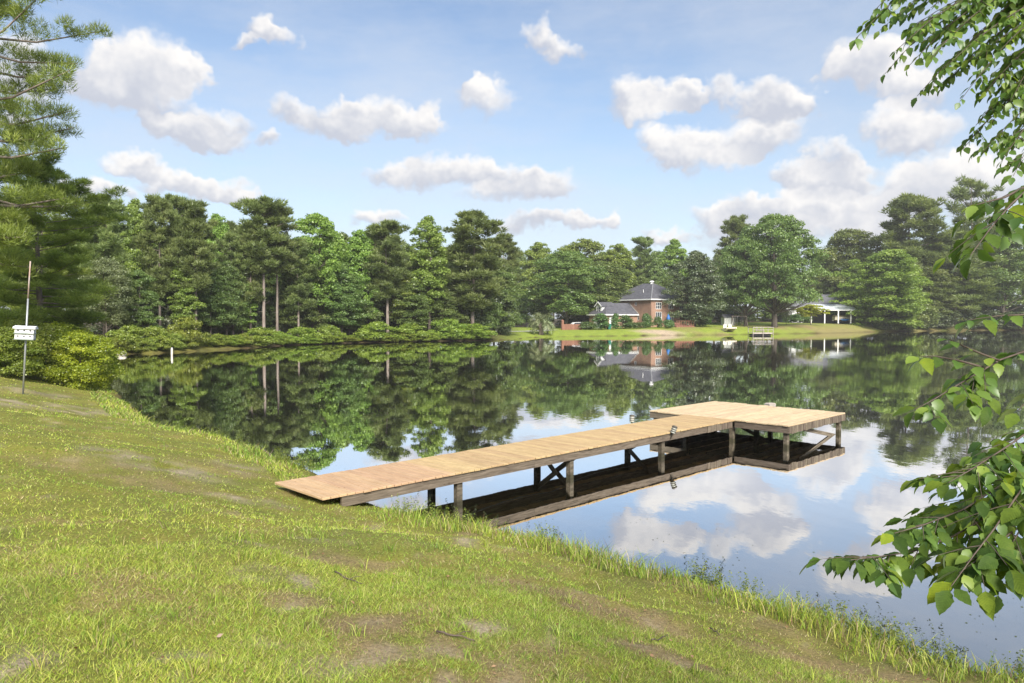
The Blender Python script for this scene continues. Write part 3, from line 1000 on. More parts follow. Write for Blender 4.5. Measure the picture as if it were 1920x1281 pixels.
def hip_roof(x0, x1, y0, y1, ze, zr, th=0.16):
    W, L = x1 - x0, y1 - y0
    h = min(W, L) / 2
    if W <= L:
        r0, r1 = ((x0 + x1) / 2, y0 + h, zr), ((x0 + x1) / 2, y1 - h, zr)
        V = [(x0, y0, ze), (x1, y0, ze), (x1, y1, ze), (x0, y1, ze), r0, r1]
        F = [(0, 1, 4), (1, 2, 5, 4), (2, 3, 5), (3, 0, 4, 5)]
    else:
        r0, r1 = (x0 + h, (y0 + y1) / 2, zr), (x1 - h, (y0 + y1) / 2, zr)
        V = [(x0, y0, ze), (x1, y0, ze), (x1, y1, ze), (x0, y1, ze), r0, r1]
        F = [(0, 1, 5, 4), (1, 2, 5), (2, 3, 4, 5), (3, 0, 4)]
    return MB().add(V, F).add([(x0, y0, ze - 0.004), (x1, y0, ze - 0.004), (x1, y1, ze - 0.004), (x0, y1, ze - 0.004)], [(3, 2, 1, 0)])


def fascia(x0, x1, y0, y1, z, h=0.22, t=0.05, skip=()):
    mb = MB()
    if 'S' not in skip:
        mb.box(x0 - t, x1 + t, y0 - t, y0, z - h, z + 0.03)
    if 'N' not in skip:
        mb.box(x0 - t, x1 + t, y1, y1 + t, z - h, z + 0.03)
    if 'W' not in skip:
        mb.box(x0 - t, x0, y0, y1, z - h, z + 0.03)
    if 'E' not in skip:
        mb.box(x1, x1 + t, y0, y1, z - h, z + 0.03)
    return mb


# --- two-storey brick house
hc = T(1221, 160)
HB = 2.05
house = thing('brick_house', 'two-storey red brick house with charcoal hip roof and a garage wing beyond the lawn', 'house', (hc.x, hc.y, HB), R(32))
HW, HL, HE = 12.0, 15.2, 5.55
holes_l = [(7.2, 7.9, 4.2, 4.85), (9.8, 10.5, 4.2, 4.85), (10.2, 11.3, 0.9, 2.4), (1.2, 2.4, 3.6, 4.9)]
mb, p, d, inn = wall_panel((0, HL), (0, 0), -1.7, HE, holes_l)
w = mb.build('wall', M_brick, house)
for h in holes_l:
    window_in(house, p, d, inn, h, 1 if h[1] - h[0] < 0.8 else 2, 2)
holes_r = [(1.3, 3.0, 3.35, 4.85), (1.3, 3.1, 0.35, 2.75), (5.0, 6.6, 3.35, 4.85), (5.0, 6.6, 0.7, 2.5), (8.5, 10.1, 3.35, 4.85)]
mb, p, d, inn = wall_panel((0, 0), (HW, 0), -1.7, HE, holes_r)
mb.build('wall', M_brick, house)
for h in holes_r:
    window_in(house, p, d, inn, h, 3, 2)
MB().poly([(HW, 0, -1.7), (HW, HL, -1.7), (HW, HL, HE), (HW, 0, HE)]).poly([(HW, HL, -1.7), (0, HL, -1.7), (0, HL, HE), (HW, HL, HE)]).build('wall', M_brick, house)
MB().box(0.3, HW - 0.3, 0.3, HL - 0.3, -0.5, HE - 0.1).build('interior', M_darkwall, house)
rf = hip_roof(-0.5, HW + 0.5, -0.5, HL + 0.5, HE, 9.35).build('roof', M_shingle, house)
fascia(-0.5, HW + 0.5, -0.5, HL + 0.5, HE - 0.01).build('fascia', M_white, house)
ridge = MB()
for (a, b) in (((-0.5, -0.5, HE), (6, 6, 9.35)), ((HW + 0.5, -0.5, HE), (6, 6, 9.35)), ((-0.5, HL + 0.5, HE), (6, HL - 6, 9.35)), ((6, 6, 9.35), (6, HL - 6, 9.35))):
    ridge.bar(Vector(a) + Vector((0, 0, 0.03)), Vector(b) + Vector((0, 0, 0.03)), 0.22, 0.05)
ridge.build('ridge_cap', mat_surface('ridge_cap', [(0.14, 0.14, 0.15), (0.22, 0.22, 0.23)], 3.0, 0.8), rf)
lathe([(0.35, 9.15), (0.35, 9.55), (0.55, 9.6), (0.5, 9.85), (0.05, 9.95)], 12).build('roof_vent', M_white, rf, loc=(6, 6.4, 0))
lathe([(0.07, 0), (0.07, 0.55), (0.10, 0.56), (0.10, 0.66)], 8).build('vent_pipe', M_white, rf, loc=(2.2, 5.0, 7.1))
MB().box(0.25, 0.85, 13.0, 15.2, 6.2, 7.6).build('dormer', M_shingle, rf)
# garage wing
GX0, GX1, GY0, GY1, GE = -9.0, -0.004, 4.5, 10.2, 2.2
gh = [(1.3, 3.9, -0.8, 1.7)]
mb, p, d, inn = wall_panel((GX0, GY1), (GX0, GY0), -1.7, GE, gh)
mb.build('wall', M_brick, house)
gd = MB().box(GX0 + 0.12, GX0 + 0.18, GY0 + 1.8, GY1 - 1.3, -0.8, 1.7)
gdo = gd.build('garage_door', M_white, house)
for i in range(3):
    MB().box(GX0 + 0.105, GX0 + 0.12, GY0 + 1.9, GY1 - 1.4, -0.65 + i * 0.75, -0.03 + i * 0.75).build('door_panel', M_white, gdo)
gh2 = [(1.0, 2.1, -0.5, 1.7), (4.6, 6.0, 0.7, 1.9)]
mb, p, d, inn = wall_panel((GX0, GY0), (GX1, GY0), -1.7, GE, gh2)
mb.build('wall', M_brick, house)
MB().box(GX0 + 1.0, GX0 + 2.1, GY0 + 0.1, GY0 + 0.16, -0.5, 1.7).build('side_door', M_white, house)
window_in(house, p, d, inn, gh2[1], 2, 2)
MB().poly([(GX1, GY1, -1.7), (GX0, GY1, -1.7), (GX0, GY1, GE), (GX1, GY1, GE)]).build('wall', M_brick, house)
gm = (GY0 + GY1) / 2
GR = 4.75
mb = MB()
mb.add([(GX0 - 0.45, GY0 - 0.45, GE), (GX1, GY0 - 0.45, GE), (GX1, gm, GR), (GX0 + 2.6, gm, GR), (GX0 - 0.45, GY1 + 0.45, GE), (GX1, GY1 + 0.45, GE)],
       [(0, 1, 2, 3), (4, 0, 3), (5, 4, 3, 2)])
grf = mb.build('garage_roof', M_shingle, house)
fascia(GX0 - 0.45, GX1, GY0 - 0.45, GY1 + 0.45, GE - 0.01, skip=('E',)).build('fascia', M_white, house)
MB().bar((-0.05, GY0 - 0.45, GE + 0.08), (-0.05, gm, GR + 0.08), 0.10, 0.20).build('flashing', M_concrete, grf)
# dormer on the garage roof, facing away to the left
dm = MB()
dx0, dx1, dy0, dy1, dz0, dz1, dzr = GX0 + 0.4, GX0 + 3.2, gm - 0.95, gm + 0.95, GE + 0.25, GE + 1.75, GE + 2.6
dm.add([(dx0, dy0, dz0), (dx0, dy1, dz0), (dx0, dy1, dz1), (dx0, gm, dzr), (dx0, dy0, dz1)], [(0, 4, 3, 2, 1)])
dm.add([(dx0, dy0, dz0), (dx1, dy0, dz0 + 0.8), (dx1, dy0, dz1), (dx0, dy0, dz1)], [(0, 1, 2, 3)])
dm.add([(dx0, dy1, dz0), (dx1, dy1, dz0 + 0.8), (dx1, dy1, dz1), (dx0, dy1, dz1)], [(3, 2, 1, 0)])
dor = dm.build('dormer', M_siding, grf)
MB().add([(dx0 - 0.3, dy0 - 0.25, dz1 - 0.06), (dx1 + 0.4, dy0 - 0.25, dz1 - 0.06), (dx1 + 0.9, gm, dzr + 0.12), (dx0 - 0.3, gm, dzr + 0.12), (dx0 - 0.3, dy1 + 0.25, dz1 - 0.06), (dx1 + 0.4, dy1 + 0.25, dz1 - 0.06)],
         [(0, 1, 2, 3), (3, 2, 5, 4)]).build('dormer_roof', M_shingle, grf)
MB().bar((dx0 - 0.33, dy0 - 0.28, dz1 - 0.06), (dx0 - 0.33, gm, dzr + 0.10), 0.06, 0.22).bar((dx0 - 0.33, gm, dzr + 0.10), (dx0 - 0.33, dy1 + 0.28, dz1 - 0.06), 0.06, 0.22).build('dormer_trim', M_white, grf)
MB().box(dx0 - 0.05, dx0 - 0.01, gm - 0.42, gm + 0.42, dz0 + 0.35, dz1 - 0.25).build('dormer_window', M_glass, grf)
MB().bar((dx0 - 0.07, gm, dz0 + 0.35), (dx0 - 0.07, gm, dz1 - 0.25), 0.05).bar((dx0 - 0.07, gm - 0.42, dz0 + 0.8), (dx0 - 0.07, gm + 0.42, dz0 + 0.8), 0.05).build('dormer_muntin', M_white, grf)
# deck stairs at the right of the house, hidden half by the magnolia
st_loc = T(1268, 156)
st = thing('porch_steps', 'brick porch steps with railing beside the dark magnolia', 'steps', T(1268, 156), R(20))
for i in range(5):
    MB().box(0, 4.6, 0.3 * i, 0.3 * i + 0.31, -0.3, 0.2 + 0.2 * i).build('step', M_redwood, st)
for i in range(8):
    MB().box(0.1 + i * 0.6, 0.18 + i * 0.6, 0.02, 0.1, 0.2, 1.3).build('baluster', M_redwood, st)
MB().box(0, 4.6, 0.0, 0.12, 1.3, 1.4).build('handrail', M_redwood, st)

# --- low white house with a metal-roofed porch
h2 = T(1477, 196)
H2B = 2.75
wh = thing('white_house', 'low white house with grey roof and open porch under pale metal roofing', 'house', (h2.x, 196, H2B), R(-2), None, (1.16, 1.16, 1.1))
holes = [(0.5, 1.0, 0.9, 2.3), (1.9, 2.4, 0.9, 2.3)]
mb, p, d, inn = wall_panel((0, 0), (3.6, 0), -0.6, 3.0, holes)
mb.build('wall', M_siding, wh)
for h in holes:
    window_in(wh, p, d, inn, h, 1, 2)
MB().box(3.6, 13.6, 0.02, 0.2, -0.6, 3.0).build('back_porch_wall', M_darkwall, wh)
MB().box(0.0, 0.2, 0.02, 8.4, -0.6, 3.0).box(0.2, 13.6, 8.2, 8.4, -0.6, 3.0).box(13.4, 13.6, 0.2, 8.2, -0.6, 3.0).build('wall', M_siding, wh)
mb = MB().add([(-0.5, -0.4, 3.0), (14.1, -0.4, 3.0), (14.1, 4.2, 6.5), (-0.5, 4.2, 6.5), (-0.5, 8.8, 3.0), (14.1, 8.8, 3.0)], [(0, 1, 2, 3), (3, 2, 5, 4), (0, 3, 4), (1, 5, 2)])
mb.build('roof', M_shingle2, wh)
MB().box(-0.5, 3.7, -0.46, -0.4, 2.8, 3.03).build('fascia', M_white, wh)
for i in range(14):
    x0 = 4.9 + i * 0.62
    MB().add([(x0, -5.2, 2.62), (x0 + 0.6, -5.2, 2.62), (x0 + 0.6, -0.25, 4.0), (x0, -0.25, 4.0), (x0, -5.2, 2.58), (x0 + 0.6, -5.2, 2.58)], [(0, 1, 2, 3), (0, 4, 5, 1)]).build('roof_panel', M_metalroof, wh)
MB().box(4.9, 13.8, -5.16, -5.0, 2.4, 2.575).build('porch_beam', M_white, wh)
for px_ in (1521, 1546, 1571, 1594):
    X_ = ((px_ - 960) / FPX * 190.3 - h2.x) / 1.16
    MB().box(X_ - 0.11, X_ + 0.11, -5.18, -4.96, -0.6, 2.4).build('post', M_white, wh)

# things under and by that porch
bt = thing('covered_boat', 'boat under a tan canvas cover parked below the metal porch roof', 'boat', T(1578, 192.5), R(4))
bt.location.z = H2B - 0.35
def hull(L, W, H, n=9):
    mb = MB()
    V = []
    for i in range(n):
        s = i / (n - 1)
        w_ = W / 2 * (1 - max(0, (s - 0.45) / 0.55) ** 2.2 * 0.97)
        zb = H * 0.45 * max(0, (s - 0.5) / 0.5) ** 2
        V += [(s * L, -w_, H), (s * L, -w_ * 0.78, zb + 0.12 * H), (s * L, 0, zb), (s * L, w_ * 0.78, zb + 0.12 * H), (s * L, w_, H)]
    F = []
    for i in range(n - 1):
        for k in range(4):
            F.append((i * 5 + k, (i + 1) * 5 + k, (i + 1) * 5 + k + 1, i * 5 + k + 1))
    F.append((0, 1, 2, 3, 4))
    return mb.add(V, F), V
hm, HV = hull(4.4, 1.7, 0.9)
hm.build('hull', M_cream, bt, loc=(-2.2, 0, 0.5))
cv = MB()
n = 9
V = []
for i in range(n):
    s = i / (n - 1)
    a, b = HV[i * 5], HV[i * 5 + 4]
    top = 1.35 - 0.3 * s
    V += [(a[0], a[1] * 1.03, 0.86), (a[0], a[1] * 0.45, top), (a[0], b[1] * 0.45, top), (b[0], b[1] * 1.03, 0.86)]
F = [(i * 4 + k, (i + 1) * 4 + k, (i + 1) * 4 + k + 1, i * 4 + k + 1) for i in range(n - 1) for k in range(3)] + [(0, 1, 2, 3)]
cv.add(V, F).build('canvas_cover', M_tan, bt, loc=(-2.2, 0, 0.5))
MB().bar((-2.6, 0, 0.42), (2.4, 0, 0.42), 0.12).bar((-0.6, -0.8, 0.35), (-0.6, 0.8, 0.35), 0.1).build('trailer', M_concrete, bt)
for s in (-0.85, 0.85):
    V, F = tube_np([(-0.6, s - 0.1, 0.32), (-0.6, s + 0.1, 0.32)], 0.32, 14)
    MB().add(V, F).build('wheel', M_black, bt)
kk = thing('blue_kayak', 'bright blue kayak lying beside the porch post', 'kayak', T(1584, 191.0), R(10))
kk.location.z = H2B - 0.05
mb = MB()
pts = [(-1.3 + 2.6 * i / 10, 0, 0.3 + 0.12 * (abs(i - 5) / 5) ** 2) for i in range(11)]
mb.tube(pts, [0.05 + 0.27 * math.sin(math.pi * i / 10) ** 0.6 for i in range(11)], 10).build('hull', M_blue, kk, True)
MB().tube([(-0.35, 0, 0.5), (0.35, 0, 0.5)], [0.2, 0.2], 10).build('cockpit', M_black, kk, True)

# --- white garden shed and swing set under the oaks
sh = thing('garden_shed', 'small white shed in the shade left of the big oak', 'shed', T(1358, 168), R(3))
sh.location.z -= 0.1
MB().box(0, 2.3, 0, 2.4, -0.3, 1.9).build('wall', M_siding, sh)
MB().add([(-0.2, -0.2, 1.9), (2.5, -0.2, 1.9), (2.5, 1.2, 2.7), (-0.2, 1.2, 2.7), (-0.2, 2.6, 1.9), (2.5, 2.6, 1.9)], [(0, 1, 2, 3), (3, 2, 5, 4), (0, 3, 4), (1, 5, 2)]).build('roof', M_shingle2, sh)
MB().box(0.7, 1.6, -0.05, -0.004, 0.0, 1.7).build('door', M_white, sh)
sw = thing('swing_set', 'dark wooden A-frame swing set under the oaks', 'swing set', T(1386, 162), R(8))
for s in (-1.6, 1.6):
    MB().bar((s, -0.9, -0.15), (s, 0, 2.3), 0.12).build('leg', M_bark, sw)
    MB().bar((s, 0.9, -0.15), (s, 0, 2.3), 0.12).build('leg', M_bark, sw)
MB().bar((-1.8, 0, 2.36), (1.8, 0, 2.36), 0.12).build('top_beam', M_bark, sw)
for s in (-0.7, 0.6):
    seat = MB().box(s - 0.25, s + 0.25, -0.1, 0.1, 0.5, 0.54).build('swing_seat', M_redwood, sw)
    MB().bar((s - 0.22, 0, 0.54), (s - 0.22, 0, 2.3), 0.02).bar((s + 0.22, 0, 0.54), (s + 0.22, 0, 2.3), 0.02).build('chain', M_concrete, seat)

# --- pedal boat pulled up on the bank
pb = thing('pedal_boat', 'cream two-seat pedal boat pulled up on the grassy shore', 'boat', T(1366, 153.5), R(-80), None, (1.35, 1.35, 1.35))
pb.location.z = 0.12
for s in (-0.62, 0.62):
    hm, _ = hull(2.5, 0.55, 0.5)
    hm.build('pontoon', M_cream, pb, loc=(-1.25, s, 0.0), rot=(0, R(-14), 0))
mb = MB().add([(-1.2, -0.85, 0.5), (1.0, -0.85, 1.05), (1.0, 0.85, 1.05), (-1.2, 0.85, 0.5), (-1.2, -0.85, 0.3), (1.0, -0.85, 0.85), (1.0, 0.85, 0.85), (-1.2, 0.85, 0.3)],
              [(0, 1, 2, 3), (4, 7, 6, 5), (0, 4, 5, 1), (1, 5, 6, 2), (2, 6, 7, 3), (3, 7, 4, 0)])
mb.build('deck', M_cream, pb)
for s in (-0.42, 0.42):
    MB().bbox(-0.35, 0.15, s - 0.28, s + 0.28, 0.75, 0.95, 0.05).build('seat', M_white, pb)
    MB().bbox(-0.5, -0.35, s - 0.28, s + 0.28, 0.75, 1.45, 0.05).build('seat_back', M_cream, pb)
MB().tube([(0.5, 0, 0.95), (0.42, 0, 1.3)], 0.03, 6).build('tiller', M_black, pb)

# --- small railed jetty on the far shore
jt = thing('small_jetty', 'small weathered jetty with a railing and two chairs on the far shore', 'jetty', T(1411, 142.5), R(4))
jt.location.z = 0.0
JW, JL = 4.1, 2.6
for i in range(18):
    MB().bbox(0, JW, i * 0.145, i * 0.145 + 0.138, 0.56, 0.6, 0.005).build('plank', M_greywood, jt)
MB().box(-0.02, JW + 0.02, -0.08, -0.005, 0.36, 0.585).build('front_beam', M_greywood, jt)
MB().box(0.3, JW - 0.3, 0.3, 2.4, 0.02, 0.34).build('float', M_black, jt)
for x_ in (0.05, JW / 2, JW - 0.05):
    MB().box(x_ - 0.05, x_ + 0.05, -0.2, -0.09, -0.7, 1.62).build('post', M_greywood, jt)
for z_ in (1.1, 1.58):
    MB().box(0, JW, -0.245, -0.205, z_, z_ + 0.1).build('rail', M_greywood, jt)
for x_ in (0.05, JW - 0.05):
    MB().box(x_ - 0.05, x_ + 0.05, 2.2, 2.3, -0.3, 1.62).build('post', M_greywood, jt)
    MB().box(x_ - 0.03, x_ + 0.03, -0.08, 2.2, 1.5, 1.6).build('rail', M_greywood, jt)
def garden_chair(loc, rz, label):
    c = thing('garden_chair', label, 'chair', loc, rz, 'slatted chairs on the small jetty')
    for s in (-0.3, 0.3):
        MB().bar((s, -0.3, 0), (s, -0.3, 0.55), 0.06).build('leg', M_greywood, c)
        MB().bar((s, 0.35, 0), (s, 0.2, 0.5), 0.06).build('leg', M_greywood, c)
        MB().box(s - 0.07, s + 0.07, -0.38, 0.35, 0.551, 0.58).build('armrest', M_greywood, c)
    MB().add([(-0.26, -0.32, 0.4), (0.26, -0.32, 0.4), (0.26, 0.25, 0.28), (-0.26, 0.25, 0.28), (-0.26, -0.32, 0.36), (0.26, -0.32, 0.36), (0.26, 0.25, 0.24), (-0.26, 0.25, 0.24)],
             [(0, 1, 2, 3), (4, 7, 6, 5), (0, 4, 5, 1), (1, 5, 6, 2), (2, 6, 7, 3), (3, 7, 4, 0)]).build('seat', M_greywood, c)
    for i in range(5):
        x_ = -0.23 + i * 0.115
        MB().bar((x_, 0.25, 0.26), (x_, 0.5, 1.05 + 0.06 * (2 - abs(i - 2))), 0.095, 0.025, up=(1, 0, 0)).build('back_slat', M_greywood, c)
jr = R(4)
for (x_, y_) in ((1.55, 1.3), (2.45, 1.35)):
    garden_chair((jt.location.x + x_ * math.cos(jr) - y_ * math.sin(jr), jt.location.y + x_ * math.sin(jr) + y_ * math.cos(jr), 0.6), R(5), 'weathered slatted chair standing on the small railed jetty')

# --- low fence, covered car, bin and driveway left of the brick house
fa, fb = T(1057, 150), T(1091, 152)
fn_ = thing('garden_fence', 'low red-brown board fence at the edge of the lawn', 'fence', (fa.x, fa.y, fa.z - 0.05), math.atan2(fb.y - fa.y, fb.x - fa.x))
FL = math.hypot(fb.x - fa.x, fb.y - fa.y)
nbrd = 20
for i in range(nbrd):
    MB().box(i * FL / nbrd, (i + 0.94) * FL / nbrd, 0, 0.025, 0, 1.25 - 0.05 * math.sin(i * 2.1)).build('board', M_redwood, fn_)
for z_ in (0.3, 0.95):
    MB().box(0, FL, 0.03, 0.07, z_, z_ + 0.09).build('rail', M_redwood, fn_)
MB().box(-0.45, -0.02, -0.1, 0.33, 0, 1.9).add([(-0.5, -0.15, 1.9), (0.03, -0.15, 1.9), (0.03, 0.38, 1.9), (-0.5, 0.38, 1.9), (-0.235, 0.115, 2.2)], [(0, 1, 4), (1, 2, 4), (2, 3, 4), (3, 0, 4), (3, 2, 1, 0)]).build('gate_post', M_redwood, fn_)

cr = thing('parked_car', 'white car parked behind the low red-brown fence', 'car', T(1084, 156), R(12))
prof = [(-2.2, 0.35), (-2.25, 0.75), (-2.1, 0.95), (-1.5, 1.02), (-1.0, 1.45), (0.55, 1.48), (1.2, 1.02), (2.0, 0.9), (2.2, 0.7), (2.2, 0.35)]
V = [(a, -0.85, b) for a, b in prof] + [(a, 0.85, b) for a, b in prof]
n = len(prof)
F = [tuple(range(n))[::-1], tuple(range(n, 2 * n))] + [(i, (i + 1) % n, (i + 1) % n + n, i + n) for i in range(n)]
MB().add(V, F).build('body', M_white, cr)
for s in (-0.856, 0.856):
    MB().poly([(-1.35, s, 1.06), (-0.92, s, 1.38), (0.45, s, 1.40), (0.95, s, 1.06)]).build('side_window', M_glass, cr)
    for a in (-1.4, 1.35):
        V, F = tube_np([(a, s - 0.1, 0.33), (a, s + 0.02, 0.33)], 0.33, 14)
        MB().add(V, F).build('wheel', M_black, cr)
MB().poly([(0.58, -0.75, 1.47), (1.17, -0.78, 1.05), (1.17, 0.78, 1.05), (0.58, 0.75, 1.47)]).build('windscreen', M_glass, cr, loc=(0.012, 0, 0.012))

bn = thing('wheelie_bin', 'green wheelie bin between the clipped shrubs by the garage', 'bin', T(1142, 152), R(15))
MB().add([(-0.28, -0.3, 0.05), (0.28, -0.3, 0.05), (0.28, 0.3, 0.05), (-0.28, 0.3, 0.05), (-0.34, -0.38, 1.05), (0.34, -0.38, 1.05), (0.34, 0.38, 1.05), (-0.34, 0.38, 1.05)],
         [(0, 3, 2, 1), (4, 5, 6, 7), (0, 1, 5, 4), (1, 2, 6, 5), (2, 3, 7, 6), (3, 0, 4, 7)]).build('body', M_teal, bn)
MB().bbox(-0.37, 0.37, -0.42, 0.41, 1.055, 1.15, 0.04).build('lid', M_teal, bn)
for s in (-0.3, 0.3):
    V, F = tube_np([(s - 0.04, 0.32, 0.12), (s + 0.04, 0.32, 0.12)], 0.12, 10)
    MB().add(V, F).build('wheel', M_black, bn)

um = thing('garden_umbrella', 'closed blue garden umbrella beside the brick house', 'umbrella', T(1253, 154.5))
MB().tube([(0, 0, -0.1), (0, 0, 2.9)], 0.04, 8).build('pole', M_greywood, um)
lathe([(0.08, 1.35), (0.38, 1.6), (0.42, 2.0), (0.25, 2.5), (0.04, 2.9)], 10).build('canopy', M_blue, um, True)

def drape(name, pts, w, mat, label, lift=0.02):
    """strip of paving laid on the terrain along a line"""
    P_ = [Vector((p[0], p[1], 0)) for p in pts]
    V, F = [], []
    rows = []
    for i in range(len(P_) - 1):
        for k in range(10):
            rows.append((P_[i].lerp(P_[i + 1], k / 10), (P_[i + 1] - P_[i]).normalized()))
    for (p, d) in rows:
        s = Vector((-d.y, d.x, 0))
        for a in (-1, -0.33, 0.33, 1):
            q = p + s * (a * w / 2)
            V.append((q.x, q.y, gz(q.x, q.y) + lift))
    for i in range(len(rows) - 1):
        for k in range(3):
            F.append((i * 4 + k, (i + 1) * 4 + k, (i + 1) * 4 + k + 1, i * 4 + k + 1))
    o = MB().add(V, F).build(name, mat, None, True)
    tag(o, label, 'paving', kind='structure')
    return o

drape('driveway', [T(925, 140), T(962, 140), T(995, 142), T(1040, 152)], 3.2, M_concrete, 'grey driveway running behind the palm towards the garage')
drape('path', [T(1490, 181), T(1540, 180)], 1.1, M_concrete, 'pale path on the lawn below the porch')

# --- birdhouse on its pole, left bank
M_pole = mat_surface('galvanised_pole', [(0.30, 0.31, 0.32), (0.42, 0.43, 0.44)], 6.0, 0.45, (1, 1, 0.3), 0.1, metallic=0.5)
M_rust = mat_surface('rusty_pole', [(0.20, 0.10, 0.06), (0.38, 0.27, 0.22), (0.45, 0.42, 0.40)], 3.0, 0.7, (1, 1, 0.5), 0.2)
M_bird = mat_surface('weathered_white_boards', [(0.50, 0.51, 0.49), (0.70, 0.71, 0.70), (0.76, 0.76, 0.76)], 9.0, 0.7, bump=0.2)
M_bgreen = mat_surface('faded_green_trim', [(0.16, 0.20, 0.17), (0.30, 0.34, 0.30)], 9.0, 0.8, bump=0.2)
D = 23.0
pbase = PD(42, 712, D)
bh = thing('bird_house', 'white martin bird house with round holes on a tall leaning pole', 'bird house', (pbase.x, pbase.y, gz(pbase.x, pbase.y) - 0.1))
zoff = Vector(bh.location)
ptop, pmid, phouse = PD(57, 490, D) - zoff, PD(52.5, 560, D) - zoff, PD(47.5, 626, D) - zoff
dirp = (ptop - Vector((0, 0, 0))).normalized()
MB().tube([(0, 0, 0), tuple(pmid)], 0.026, 10).build('pole', M_pole, bh, True)
MB().tube([tuple(pmid), tuple(ptop)], [0.021, 0.019], 10).build('upper_pole', M_rust, bh, True)
hb = MB().box(-0.245, 0.245, -0.20, 0.20, -0.155, 0.0).box(-0.25, 0.25, -0.205, 0.205, 0.03, 0.155)
ang = (0, 0.06, R(24))
body = hb.build('box', M_bird, bh, loc=phouse, rot=ang)
MB().box(-0.27, 0.27, -0.245, 0.225, 0.001, 0.029).build('porch_ledge', M_bgreen, bh, loc=phouse, rot=ang)
MB().box(-0.26, 0.26, -0.24, 0.22, -0.185, -0.157).build('base_ledge', M_bgreen, bh, loc=phouse, rot=ang)
MB().add([(-0.30, -0.26, 0.157), (0.30, -0.26, 0.157), (0.30, 0.26, 0.157), (-0.30, 0.26, 0.157), (-0.29, -0.26, 0.215), (0.29, -0.26, 0.215), (0.29, 0.1, 0.25), (-0.29, 0.1, 0.25), (0.30, 0.26, 0.2), (-0.30, 0.26, 0.2)],
         [(0, 1, 5, 4), (4, 5, 6, 7), (7, 6, 8, 9), (9, 8, 2, 3), (3, 2, 1, 0), (1, 2, 8, 6, 5), (0, 4, 7, 9, 3)]).build('roof', M_bird, bh, loc=phouse, rot=ang)
for zz in (-0.075, 0.10):
    for xx in (-0.16, 0.0, 0.16):
        V, F = tube_np([(xx, -0.2035 if zz < 0 else -0.2085, zz), (xx, -0.19, zz)], 0.025, 12)
        MB().add(V, F).build('entrance_hole', M_black, bh, loc=phouse, rot=ang)  # black disc on the front, painted for the shade inside the opening

# floats and marker post by the left shore
fp = PD(228, 668, 66); 
bu = lathe([(0.10, -0.12), (0.34, -0.05), (0.40, 0.10), (0.40, 0.24), (0.30, 0.33), (0.08, 0.36)], 16).build('float_buoy', M_cream, None, True, loc=(fp.x, fp.y, 0.0))
tag(bu, 'pale rounded float on the water by the left shore bushes', 'buoy')
mp_ = PD(322, 668, 66)
mk = thing('marker_post', 'slim white marker post standing in the water off the shore bushes', 'post', (mp_.x, mp_.y, 0.0))
MB().tube([(0, 0, -0.8), (0.02, 0, 0.6)], 0.09, 10).build('shaft', M_cream, mk, True)
MB().tube([(0.02, 0, 0.601), (0.02, 0, 0.68)], [0.10, 0.07], 10).build('cap', M_white, mk, True)
fb_ = PD(1444, 757.5, 25.5)
fl = MB().bbox(-0.17, 0.17, -0.12, 0.12, -0.05, 0.11, 0.03).build('float_block', M_greywood, None, loc=(PD(1444, 760, 27.6).x, 27.6, 0.0), rot=(0, 0, 0.5))
tag(fl, 'small grey float drifting just beyond the dock platform', 'float')

# ------------------------------------------------------------------ trees: shared meshes for each kind
def cards(rng, P, N, L, W, fold=0.18, narrow=False):
    """leaf-shaped quads at P facing N (arrays); L, W per card"""
    n = len(P)
    r = rng.normal(size=(n, 3))
    N = N / (np.linalg.norm(N, axis=1, keepdims=True) + 1e-9)
    t = r - N * (r * N).sum(1, keepdims=True)
    t /= np.linalg.norm(t, axis=1, keepdims=True) + 1e-9
    b = np.cross(N, t)
    L = L[:, None]
    W = W[:, None]
    v0 = P - t * L / 2
    v1 = P + b * W / 2 + t * L * 0.05 - N * W * fold
    v2 = P + t * L / 2
    v3 = P - b * W / 2 + t * L * 0.05 - N * W * fold
    V = np.stack([v0, v1, v2, v3], 1).reshape(-1, 3)
    F = np.arange(4 * n).reshape(n, 4)
    return V, F


def needles(rng, P, T_, L, W):
    """thin spikes at P pointing along T_"""
    n = len(P)
    T_ = T_ / (np.linalg.norm(T_, axis=1, keepdims=True) + 1e-9)
    r = rng.normal(size=(n, 3))
    b = np.cross(T_, r)
    b /= np.linalg.norm(b, axis=1, keepdims=True) + 1e-9
    L = L[:, None]
    W = W[:, None]
    V = np.stack([P - b * W / 2, P + b * W / 2, P + T_ * L], 1).reshape(-1, 3)
    return V, np.arange(3 * n).reshape(n, 3)


def sph(rng, n):
    d = rng.normal(size=(n, 3))
    return d / np.linalg.norm(d, axis=1, keepdims=True)


def lobe_leaves(rng, lobes, total, size, up=0.25, flat=0.75, hole=0.0):
    """leaves spread over the outer part of many small clumps"""
    lobes = np.array(lobes)
    wgt = lobes[:, 3] ** 2
    cnt = np.maximum(6, (total * wgt / wgt.sum())).astype(int)
    idx = np.repeat(np.arange(len(lobes)), cnt)
    n = len(idx)
    d = sph(rng, n)
    d[:, 2] = np.where(d[:, 2] < -0.35, -d[:, 2] * 0.5, d[:, 2])
    rad = lobes[idx, 3] * (0.45 + 0.6 * rng.rand(n) ** 0.6)
    P = lobes[idx, :3] + d * rad[:, None] * np.array([1, 1, flat])
    N = d * 0.7 + sph(rng, n) * 0.75 + np.array([0, 0, up])
    s = size * (0.6 + 0.8 * rng.rand(n))
    V, F = cards(rng, P, N, s, s * (0.55 + 0.25 * rng.rand(n)))
    tone = np.clip(0.5 + 0.22 * rng.normal(size=n) + 0.16 * rng.normal(size=len(lobes))[idx], 0, 1)
    return V, F, tone


